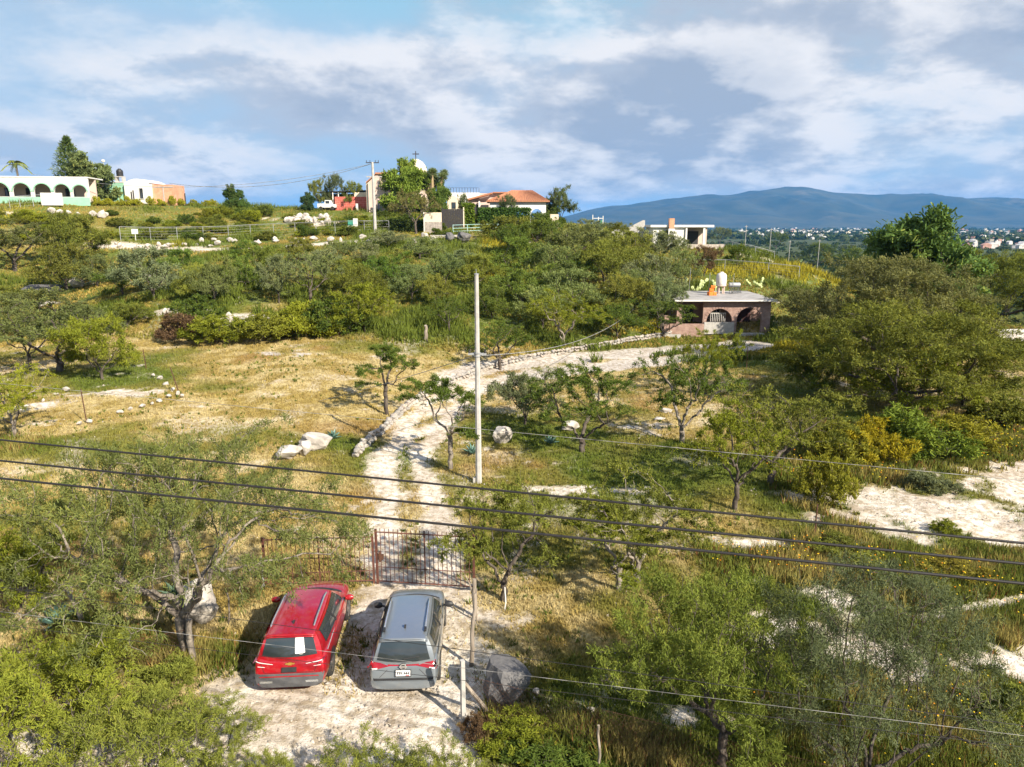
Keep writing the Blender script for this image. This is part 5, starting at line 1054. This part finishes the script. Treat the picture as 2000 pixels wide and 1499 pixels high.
def window(o, x0, x1, z0, z1, y, frame=WHITE, bars=2):
    w = part(o, 'window', GLASS, (x0, x1, y, y + .06, z0, z1)); q = MB(); t = .07
    q.box(x0 - t, x0, y - .05, y + .05, z0 - t, z1 + t).box(x1, x1 + t, y - .05, y + .05, z0 - t, z1 + t).box(x0, x1, y - .05, y + .05, z1, z1 + t).box(x0, x1, y - .05, y + .05, z0 - t, z0)
    for i in range(1, bars): x = x0 + (x1 - x0) * i / bars; q.box(x - .025, x + .025, y - .04, y - .005, z0, z1)
    q.build('window_frame', frame, w); return w
# brick house with arches
o, k = house('brick_house', 'brick house with two round arches and a flat grey roof', 'house', 1340, 652)
X = lambda px: (px - 1340) * k
arch_wall(X(1371), X(1490), 3.55, .35, [(X(1403), X(1403) - X(1378), 1.35, 1.25), (X(1461), X(1461) - X(1437), 1.55, 0)]).build('arched_wall', BRICK, o)
q = MB()
for c, hw, sp in ((X(1403), X(1403) - X(1378), 1.35), (X(1461), X(1461) - X(1437), 1.55)):
    for i in range(15):
        a = math.pi * (i + .5) / 15; u = Vector((math.cos(a), 0, math.sin(a))); t = Vector((-u.z, 0, u.x)); c0 = Vector((c, 0, sp)); w2 = hw * math.pi / 30 * .92
        V = [c0 + u * rr + t * w2 * s + Vector((0, yy, 0)) for rr in (hw + .012, hw + .30) for s in (-1, 1) for yy in (-.03, .05)]; st_ = MB().add(V, [(0,1,3,2),(4,6,7,5),(0,2,6,4),(1,5,7,3),(0,4,5,1),(2,3,7,6)]).build('arch_brick', BRICK, o)
part(o, 'wall', BRICK, (X(1330), X(1502), 3.4, 3.7, 0, 3.6)); part(o, 'wall', BRICK, (X(1320), X(1330), .0, 9.5, 0, 3.6)); part(o, 'wall', BRICK, (X(1490) + .01, X(1502), 0.01, .3, 0, 3.55))
part(o, 'roof', pmat('grey_roof', (.36, .345, .335), (.24, .23, .22), 1.1, .9, .3, dirt=(.12, .11, .10), detail=9), (X(1312), X(1510), -.75, 10, 3.62, 3.84), bevel=.02); part(o, 'roof_edge', WHITE, (X(1312) - .02, X(1510) + .02, -.80, -.752, 3.66, 3.80))
part(o, 'terrace_wall', BRICK, (X(1304), X(1370), -.9, -.6, -.2, 1.2)); part(o, 'gate_pillar', BRICK, (X(1293), X(1302), -1.0, -.5, -.2, 2.1)); part(o, 'terrace_wall', CONC, (X(1373), X(1431), -.35, -.02, 0, 1.3))
part(o, 'doorway_step', CONC, (X(1436), X(1488), -.9, -.01, -.2, .12)); d = part(o, 'door', pmat('maroon_door', (.07, .03, .03), (.05, .02, .02), 3, .6), (X(1446), X(1482), 3.28, 3.395, .1, 2.4)); part(d, 'door_handle', SILVER, (X(1464), X(1464) + .1, 3.2, 3.27, 1.1, 1.3))
window(o, X(1392), X(1420), 1.3, 2.5, 3.33, WHITE, 4); window(o, X(1345), X(1365), 1.0, 2.6, 3.33, DARK, 3); part(o, 'kerb', CONC, (X(1283), X(1320), -2.4, -2.1, -.3, .25))
wl_ = part(o, 'white_railing', WHITE, *[(X(1388) + i * .2, X(1388) + i * .2 + .04, .45, .49, 1.3, 2.2) for i in range(9)], (X(1388), X(1388) + 1.7, .44, .5, 2.2, 2.26))
base = Vector(o.location) + Vector((0, 0, 3.84))
t = thing('water_tank', 'pale upright water tank on legs on the flat roof of the brick house', 'tank', base + Vector((X(1434), 6.2, 0)))
MB().lathe([(.001, 1.0), (.55, 1.0), (.60, 1.1), (.60, 2.1), (.48, 2.35), (.2, 2.5), (.18, 2.58), (.001, 2.58)], 20).build('tank', pmat('dirty_white_plastic', (.70, .66, .60), (.55, .50, .45), 2, .6, dirt=(.34, .26, .22)), t, smooth=True)
for a in range(4): MB().tube([(.42 * math.cos(a * 1.57 + .78), .42 * math.sin(a * 1.57 + .78), 0), (.42 * math.cos(a * 1.57 + .78), .42 * math.sin(a * 1.57 + .78), 1.0)], .07, 6).build('leg', PINK, t)
MB().lathe([(.001, .93), (.62, .93), (.62, 1.0), (.001, 1.0)], 16).build('platform', PINK, t)
ORNG = pmat('orange_plastic', (.80, .22, .03), (.62, .15, .02), 4, .6); t = thing('crate_pile', 'bright orange crates heaped on the flat roof', 'crates', base + Vector((X(1406), 4.2, 0)))
for b_ in ((-.45, .05, -.3, .3, 0, .42), (.08, .5, -.25, .3, 0, .38), (-.3, .22, -.2, .3, .44, .86), (-.15, .35, -.25, .2, .88, 1.15)): part(t, 'crate', ORNG, b_, bevel=.03, rot=random.uniform(-.25, .25))
t = thing('solar_heater', 'solar water heater with silver drum on the flat roof', 'heater', base + Vector((X(1465), 6.8, 0)))
q = MB(); q.lathe([(.001, -.65), (.26, -.65), (.28, -.6), (.28, .6), (.26, .65), (.001, .65)], 18, axis='y'); q.build('drum', GALV, t, loc=(0, 0, 1.0), rot=R(90), smooth=True)
for i in range(9): MB().tube([(-.55 + i * .137, -.05, .85), (-.55 + i * .137, -1.0, .12)], .035, 6).build('tube', GLASS, t)
for s in (-.5, .5): MB().tube([(s, .1, 0), (s, .05, .8)], .03, 5).build('leg', GALV, t)
for i, px in enumerate((1378, 1415, 1460)): tag(MB().tube([(0, 0, 0), (.08, 0, 2.4 + .5 * (i == 0))], .025, 5).tube([(.02, 0, .6), (.06, 0, .6)], .04, 5).build('roof_rod', GALV, loc=base + Vector((X(px), 8.5 - i, 0))), ('left', 'middle', 'right')[i] + ' thin rod standing on the flat roof', 'rod')
# low white house on the ridge
o, k = house('white_house', 'low white ridge house with brick chimney and dark porch', 'house', 1340, 483); X = lambda px: (px - 1340) * k; WH = 3.4
part(o, 'roof', WHITE, (X(1268), X(1391), -.5, 7, WH, WH + .38)); part(o, 'wall', WHITE, (X(1274), X(1336), 0, .3, -.3, WH - .01)); part(o, 'wall', PINK, (X(1337), X(1388), 3.0, 3.3, -.3, WH - .01)); part(o, 'wall', WHITE, (X(1274), X(1274) + .3, .31, 6.8, -.3, WH - .01))
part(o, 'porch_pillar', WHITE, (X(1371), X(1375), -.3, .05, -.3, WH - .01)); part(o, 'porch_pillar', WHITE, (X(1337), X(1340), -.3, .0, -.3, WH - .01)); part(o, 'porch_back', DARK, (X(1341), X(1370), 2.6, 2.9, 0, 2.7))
ch = part(o, 'chimney', BRICK2, (X(1303), X(1313), -.9, -.05, WH - .2, WH + 1.5)); part(ch, 'chimney_base', WHITE, (X(1302), X(1314), -1.0, -.02, -.4, WH - .25)); part(o, 'garden_wall', pmat('stone_wall_far', (.50, .44, .38), (.30, .25, .22), 2.5, .9, .8), (X(1334), X(1404), -3.2, -2.8, -.6, .55)); window(o, X(1284), X(1296), 1.0, 2.2, -.06)
q = MB(); q.prism([(X(1200), -.2), (X(1266), -.2), (X(1266), 4.6), (X(1262), 4.6), (X(1225), 3.0), (X(1200), 2.6)], 4, 4.4); q.build('sloping_wall', CONC, o); part(o, 'wall', WHITE, (X(1202), X(1218), 2.2, 2.5, .2, 3.0))
# goal frame and green fence
o, k = house('goal_frame', 'white and green tall posts frame on the ridge left of the white house', 'frame', 1166, 458); X = lambda px: (px - 1166) * k
for px, h in ((1157, 3.6), (1168, 3.2), (1177, 3.4)): part(o, 'post', WHITE, (X(px) - .06, X(px) + .06, -.06, .06, -.3, h))
part(o, 'board', GREEN, (X(1171), X(1176), -.03, .03, 1.4, 2.6)); part(o, 'crossbar', WHITE, (X(1157), X(1177), -.04, .04, 2.9, 3.0)); part(o, 'crossbar', WHITE, (X(1168), X(1177), -.04, .04, 1.1, 1.2))
def post_fence(name, label, pts, h, mat, rails, pr=.05, wires=0):
    P0 = P(*pts[0]); o = thing(name, label, 'fence', P0); loc = [P(*q) - P0 for q in pts]
    for q in loc: MB().tube([q + Vector((0, 0, -.3)), q + Vector((0, 0, h))], pr, 6).build('post', mat, o)
    for a, b in zip(loc[:-1], loc[1:]):
        for z in rails: MB().tube([a + Vector((0, 0, z)), b + Vector((0, 0, z))], pr * .8, 5).build('rail', mat, o)
        if wires:
            q = MB()
            for i in range(wires): z = h * (i + .5) / wires; q.tube([a + Vector((0, .02, z)), b + Vector((0, .02, z))], .005, 3)
            stuff(q.build('wire_mesh', mat, o))
    return o
post_fence('chain_fence', 'long galvanised wire mesh fence along the hill road', [(236,470),(295,471),(347,470),(398,469),(447,467),(490,464),(535,462),(577,460),(618,459),(655,457),(712,456),(760,455)], 2.1, GALV, (2.08,), .045, 5)
post_fence('chain_fence', 'short wire mesh fence before the arched house at far left', [(0,408),(20,408),(40,406),(66,404),(92,402)], 1.9, GALV, (1.88,), .045, 4)
post_fence('pipe_fence', 'turquoise and white pipe fence below the dark gate', [(885,458),(913,457),(941,456),(972,456),(1000,455)], 1.6, pmat('turquoise_paint', (.25, .52, .50), (.5, .6, .6), 2, .6), (1.55, 1.0, .5), .05)
post_fence('chain_fence', 'grey wire fence behind the brick house across the grass', [(1330,530),(1415,531),(1500,538),(1560,545)], 1.7, GALV, (1.65,), .04, 5); post_fence('pipe_fence', 'green mesh fence right of the low white house', [(1415,486),(1430,488),(1450,492),(1475,497),(1512,507)], 1.3, GALV, (1.25,), .05, 3)
# entrance wall, dark gate, ivy, hedge
o, k = house('entrance_wall', 'entrance wall, cream above and rough stone below', 'wall', 846, 458); X = lambda px: (px - 846) * k
part(o, 'stone_base', pmat('rubble_stone', (.42, .37, .33), (.22, .19, .17), 3, .95, .9), (X(829), X(863), 0, .5, -.5, 2.1)); part(o, 'plaster_top', CREAM, (X(829.3), X(862.7), .03, .47, 2.1, 3.7)); part(o, 'wall_end', WHITE, (X(828), X(829.5), -.05, .55, -.5, 3.75))
o, k = house('dark_gate', 'tall dark wooden gate on the hill', 'gate', 884, 446); X = lambda px: (px - 884) * k
for i in range(12): part(o, 'plank', DARK, (X(865) + i * (X(905) - X(865)) / 12, X(865) + (i + .94) * (X(905) - X(865)) / 12, 0, .1, -.4, 3.4))
part(o, 'gate_post', DARK, (X(863), X(865) - .01, -.05, .2, -.5, 3.7)); part(o, 'gate_post', CREAM, (X(905), X(907), -.05, .2, -.5, 3.7))
q = P(866, 460); struct(MB().box(-2, 3.4, -2.5, 2, -.25, .06).build('entrance_ramp', CONC, loc=q))
def hedge(label, px0, px1, py, top, th, tint, seed, name='hedge'):
    a = P((px0 + px1) / 2, py); r = np.random.default_rng(seed); w = (px1 - px0) * mpp(a); h = ztop(a, top); o = thing(name, label, 'hedge', a); n = int(900 * w * .5 + 2500)
    MB().box(-w / 2 + .25, w / 2 - .25, -th / 2 + .2, th / 2 - .2, -.2, h * .55).build('stems', BARK, o); q = (r.random((n, 3)) - .5) * (w, th, 1); q[:, 2] = (q[:, 2] + .5) * h; side = r.integers(0, 3, n); q[side == 0, 2] = h + r.normal(0, .07, (side == 0).sum()); q[side == 1, 1] = -th / 2 + r.normal(0, .08, (side == 1).sum())
    V, F, v = strips(q, unit(r.normal(size=(n, 3))), unit(r.normal(size=(n, 3)) + (0, -.6, .8)), .2 + .2 * r.random(n), .16 + 0 * q[:, 0], r.random(n) * .8); c = ob('foliage', mk_mesh('foliage', V, F, (LEAF,), False, {'v': v}), o); c.color = (*tint, 1)
hedge('clipped dark green hedge in front of the tiled pavilion', 934, 1036, 442, 409, 1.6, (.065, .12, .025), 1); hedge('bright ivy covered gate pillar right of the dark gate', 904, 926, 444, 401, 1.2, (.13, .19, .025), 2, 'ivy_pillar'); hedge('dark shrubs left of the stone entrance wall', 765, 828, 452, 432, 1.8, (.08, .11, .03), 3)
# pink house, chapel dome, red wall, shed, truck
o, k = house('pink_house', 'two storey pink gabled house with small dark windows', 'house', 748, 415); X = lambda px: (px - 748) * k; h1 = 5.6
q = MB(); q.prism([(X(721), -.5), (X(780), -.5), (X(780), 4.2), (X(762), 7.4), (X(738), 7.4), (X(721), 5.8)], 0, 7); q.build('wall', PINK, o); part(o, 'roof', TILE, (X(736), X(764), -.3, 7.3, 7.42, 7.75)); q = MB(); q.prism([(X(762) , 7.45), (X(783), 3.95), (X(783), 4.2), (X(763.5), 7.7)], -.25, 7.25); q.build('roof_slope', TILE, o); q = MB(); q.prism([(X(718), 5.75), (X(737), 7.40), (X(737), 7.62), (X(718), 5.97)], -.2, 7.2); q.build('roof_slope', TILE, o)
for a in ((740, 745, 4.6, 6.2), (738, 746, .2, 2.4), (757, 758.5, 2.3, 3.0)): window(o, X(a[0]), X(a[1]), a[2], a[3], -.06, PINK, 2)
part(o, 'annex', CREAM, (X(716), X(721) - .01, .5, 5, -.5, 6.0))
o, k = house('chapel', 'small chapel with cream dome and iron cross behind the dense tree', 'chapel', 815, 412, D=172); o.location.z = H1(o.location.x, o.location.y); zt = float(onD(815, 311, 172)[2]) - o.location.z
MB().lathe([(.001, zt), (.5, zt - .05), (1.6, zt - .7), (2.3, zt - 1.7), (2.5, zt - 2.6), (2.5, zt - 3), (2.7, zt - 3), (2.7, zt - 3.3), (.001, zt - 3.3)], 24).build('dome', CREAM, o, smooth=True); part(o, 'drum', PINK, (-3.2, 3.2, -3.2, 3.2, -.5, zt - 3.3)); q = MB(); q.box(-.09, .09, -.09, .09, zt - .1, zt + 1.75).box(-.75, .75, -.08, .08, zt + 1.0, zt + 1.2); q.build('cross', DARK, o)
o, k = house('red_wall', 'salmon red block wall with ochre top beside the open shed', 'wall', 690, 411); X = lambda px: (px - 690) * k; part(o, 'block_wall', REDWALL, (X(655), X(694), 0, .3, -.4, 2.7)); part(o, 'block_wall', REDWALL, (X(694) + .01, X(724), .2, .5, -.4, 2.7)); part(o, 'ochre_band', CREAM, (X(693), X(725), .18, .52, 2.71, 3.6)); part(o, 'water_drum', WHITE, (X(697), X(701), -.9, -.2, -.3, 1.3))
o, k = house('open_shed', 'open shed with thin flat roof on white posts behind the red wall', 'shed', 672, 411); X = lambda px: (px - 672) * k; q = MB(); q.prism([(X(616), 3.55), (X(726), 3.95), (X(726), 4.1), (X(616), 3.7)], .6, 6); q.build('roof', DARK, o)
for px in (650, 661, 678, 692): part(o, 'post', WHITE, (X(px) - .08, X(px) + .08, .62, .78, -.4, 3.6))
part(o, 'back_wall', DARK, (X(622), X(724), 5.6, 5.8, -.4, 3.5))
o, k = house('parked_truck', 'old white pickup truck under the open shed', 'truck', 640, 411); q = MB(); q.prism([(-1.9, .5), (1.9, .5), (1.9, 1.15), (1.0, 1.25), (.7, 2.0), (-.3, 2.0), (-.45, 1.3), (-1.9, 1.3)], -.8, .8); b_ = q.build('body', WHITE, o, bevel=.06); part(o, 'window', GLASS, (-.15, .62, -.83, -.79, 1.32, 1.85))
for x in (-1.2, 1.2):
    for y in (-.75, .75): MB().lathe([(.001, -.1), (.30, -.1), (.38, -.08), (.38, .08), (.30, .1), (.001, .1)], 16, axis='y').build('wheel', TYRE, o, loc=(x, y, .38))
part(o, 'bumper', GALV, (1.9, 2.0, -.75, .75, .45, .65))
# pavilion and terrace house
o, k = house('tiled_pavilion', 'pavilion with hipped orange tile roof on white arches', 'pavilion', 1012, 442); X = lambda px: (px - 1012) * k; e = ztop(o.location, 393); rd = ztop(o.location, 374)
def hip(x0, x1, y0, y1, z0, z1, rx0, rx1): ym = (y0 + y1) / 2; return MB().add([(x0, y0, z0), (x1, y0, z0), (x1, y1, z0), (x0, y1, z0), (rx0, ym, z1), (rx1, ym, z1), (x0, y0, z0 - .18), (x1, y0, z0 - .18), (x1, y1, z0 - .18), (x0, y1, z0 - .18)], [(0, 1, 5, 4), (1, 2, 5), (2, 3, 4, 5), (3, 0, 4), (0, 6, 7, 1), (1, 7, 8, 2), (2, 8, 9, 3), (3, 9, 6, 0), (6, 9, 8, 7)])
rf = hip(X(950), X(1073), -.6, 8.6, e, rd + .3, X(1000), X(1040)).build('roof', TILE, o)
for i in range(30):
    t = i / 29; x = X(952) + (X(1071) - X(952)) * t; xr = X(1000) + (X(1040) - X(1000)) * t; MB().tube([(x, -.62, e + .05), (xr, 4.0, rd + .36)], .06, 5).build('tile_row', TILE, rf)
arch_wall(X(957), X(1066), e - .2, .4, [(X(1018), X(1018) - X(1006), e - 2.6, 0), (X(1048), X(1048) - X(1037), e - 2.5, 0), (X(985), X(985) - X(972), e - 2.6, 0)]).build('arched_wall', WHITE, o); part(o, 'wall', PINK, (X(957), X(1000), 6.5, 6.8, 0, e - .22))
part(o, 'wall', CREAM, (X(1075), X(1092), 2, 2.3, -1, 2.2))
o, k = house('terrace_house', 'long low house with clay roof slope and railed roof terrace', 'house', 925, 440, D=150); o.location.z = H1(o.location.x, o.location.y); X = lambda px: (px - 925) * k; zz_ = lambda py: float(onD(925, py, 150)[2]) - o.location.z
part(o, 'wall', WHITE, (X(872), X(936), 2, 8, -1, zz_(376))); part(o, 'wall', PINK, (X(918), X(970), -1.5, 1.5, -1, zz_(396))); q = MB(); q.prism([(X(914), zz_(393)), (X(962), zz_(380)), (X(962), zz_(380) + .3), (X(914), zz_(393) + .35)], -2.4, 2.0); q.build('roof_slope', TILE, o)
part(o, 'upper_wall', PINK, (X(930), X(988), 2.5, 8, zz_(396), zz_(377))); part(o, 'roof', TILE, (X(962), X(1004), 1.6, 8.4, zz_(376.8), zz_(374.5))); part(o, 'pillar', WHITE, (X(936), X(939), -2.2, -1.8, -1, zz_(394))); part(o, 'doorway', DARK, (X(924), X(935), -1.7, -1.52, -.5, zz_(401)));  part(o, 'doorway', DARK, (X(941), X(955), -1.7, -1.52, -.5, zz_(401)))
q = MB(); q.prism([(X(876), -1), (X(900), -1), (X(900), zz_(391)), (X(888), zz_(383)), (X(876), zz_(386))], -1.5, 1.6); q.build('gable_wall', CREAM, o); part(o, 'window', GLASS, (X(884), X(892), -1.58, -1.51, zz_(408), zz_(396)))
rl = part(o, 'terrace_rail', DARK, (X(873), X(934), 2.05, 2.12, zz_(366.5), zz_(366))); 
for i in range(12): part(rl, 'baluster', DARK, (X(874) + i * .585, X(874) + i * .585 + .07, 2.06, 2.11, zz_(376), zz_(366.6)))
# white arched house at the far left
o, k = house('arched_house', 'white hilltop house with a row of mint green arches', 'house', 60, 395, rz=R(10)); X = lambda px: (px - 60) * k * 1.03; zt = ztop(o.location, 347)
ar = [(X(-24), 1.45), (X(10), 1.45), (X(47), 1.40), (X(83), 1.35), (X(117), 1.28), (X(148), 1.15)]; arch_wall(X(-60), X(164), zt, .4, [(c, w, zt - 2.35, .9 if i != 3 else .0) for i, (c, w) in enumerate(ar)]).build('arched_wall', WHITE, o)
for c, w in ar:
    rows = []
    for rr, yy in ((w, .02), (w, -.12), (w + .22, -.12), (w + .22, .02)): rows.append([(c + rr * math.cos(a), yy, zt - 2.35 + rr * math.sin(a)) for a in np.linspace(0, math.pi, 15)])
    MB().grid(rows).build('arch_trim', MINT, o, smooth=False)
part(o, 'plinth', MINT, (X(-60), X(164), -.06, -.005, -.6, .85)); part(o, 'back_wall', PINK, (X(-60), X(164), 3.4, 3.7, -.3, zt - .05)); part(o, 'roof', WHITE, (X(-61), X(165), -.1, 7, zt, zt + .2)); part(o, 'garden_wall', WHITE, (X(92), X(128), -3.0, -2.7, -.6, 1.45))
for i in (1, 2, 4): window(o, ar[i][0] - .7, ar[i][0] + .7, .9, 2.4, 3.3, DARK, 3)
o, k = house('hilltop_house', 'mint and white flat house with a bare brick wing at its right', 'house', 255, 396); X = lambda px: (px - 255) * k; zt = ztop(o.location, 357)
part(o, 'wall', MINT, (X(198), X(250), 0, 6, -.6, zt)); part(o, 'roof', WHITE, (X(197), X(250), -.1, 6, zt, zt + .15)); part(o, 'wall', WHITE, (X(250) + .01, X(298), -.8, 6, -.6, zt - .1)); q = MB()
g = [[(X(250) + (X(300) - X(250)) * t, y, zt - .1 + .75 * math.sin(math.pi * t)) for t in np.linspace(0, 1, 13)] for y in (-.8, 6)]; q.grid(g); q.add([g[0][i] for i in range(13)], [tuple(range(13))]); q.build('vault_roof', WHITE, o); part(o, 'wing_wall', BRICK2, (X(298) + .01, X(338), .5, 5.5, -.6, zt - .35)); part(o, 'wing_beam', CONC, (X(298) + .02, X(338) + .02, .44, .5, zt - .9, zt - .7)); part(o, 'wing_column', CONC, (X(318), X(320), .44, .5, -.6, zt - .91))
window(o, X(279), X(286), .7, 2.6, -.87, WHITE, 1); part(o, 'drain_pipe', DARK, (X(262), X(264), -.9, -.82, -.4, 2.0))
t = Vector(o.location) + Vector((X(227), 2.5, zt + .15)); o2 = thing('water_tank', 'black water tank on a block stand above the mint house', 'tank', t); part(o2, 'stand', CONC, (-.75, -.5, -.5, .5, 0, 1.0), (.5, .75, -.5, .5, 0, 1.0), (-.75, .75, -.55, .55, 1.0, 1.15)); MB().lathe([(.001, 1.16), (.6, 1.16), (.63, 1.3), (.6, 1.5), (.63, 1.6), (.6, 1.8), (.63, 1.9), (.6, 2.15), (.5, 2.35), (.3, 2.45), (.25, 2.6), (.001, 2.62)], 18).build('tank', BLACK, o2, smooth=True)
tag(MB().tube([(0, 0, -.4), (0, 0, ztop(o.location, 318))], .05, 6).lathe([(.001, 0), (.28, .1), (.34, .3), (.2, .5), (.001, .55)], 12, (0, 0, ztop(o.location, 318))).build('lamp_post', WHITE, loc=Vector(o.location) + Vector((X(214), 1.0, 0)) + Vector((0, -1.5, 0))), 'white globe lamp on a thin post left of the black tank', 'lamp')
for px, top in ((263, 372), (363, 378)): pole_thing('dark_post', 'black short post ' + ('by the white wall window' if px == 263 else 'alone on the hilltop right of the brick wing'), 'post', px, 402, top, .14, .12, DARK, .0, 6)
# meter box on the hill fence and signs
o, k = house('meter_box', 'white block meter stand with green box by the hill fence', 'meter', 690, 455); part(o, 'stand', WHITE, (-.9, .3, -.2, .3, -.3, 1.2), (.3, 1.3, -.25, .35, -.3, .6), (.1, .8, -.2, .3, .61, 2.4)); part(o, 'box', GREEN, (-.8, .08, -.22, .2, 1.21, 2.1))
p = P(266, 470); tag(MB().box(-.5, .5, -.03, .03, 1.0, 1.75).box(-.04, .04, .03, .08, -.3, 1.7).build('fence_sign', WHITE, loc=p + Vector((0, -.15, 0))), 'blank white sign on the hill fence at left', 'sign')
# boundary wall at the right edge
a = Vector(onD(1925, 688, 70)); a.z = H1(a.x, a.y); o = thing('boundary_wall', 'pale concrete boundary wall at the right edge', 'wall', a); h = ztop(a, 644)
for i in range(5): part(o, 'panel', pmat('pale_block', (.62, .57, .53), (.54, .49, .46), 1, .9) if i == 0 else bpy.data.materials['pale_block'], (i * 2.2 + .22, i * 2.2 + 2.19, .04, .2, -.8, h - .3)); part(o, 'pillar', CONC, (i * 2.2, i * 2.2 + .21, 0, .24, -.8, h - .3))
part(o, 'cap', WHITE, (-.1, 11.1, -.08, .32, h - .29, h)); q = MB(); q.tube([(-.2, -1.0, h - .4), (5.5, -3.5, h - 2.3)], .1, 6); q.build('pipe', WHITE, o)
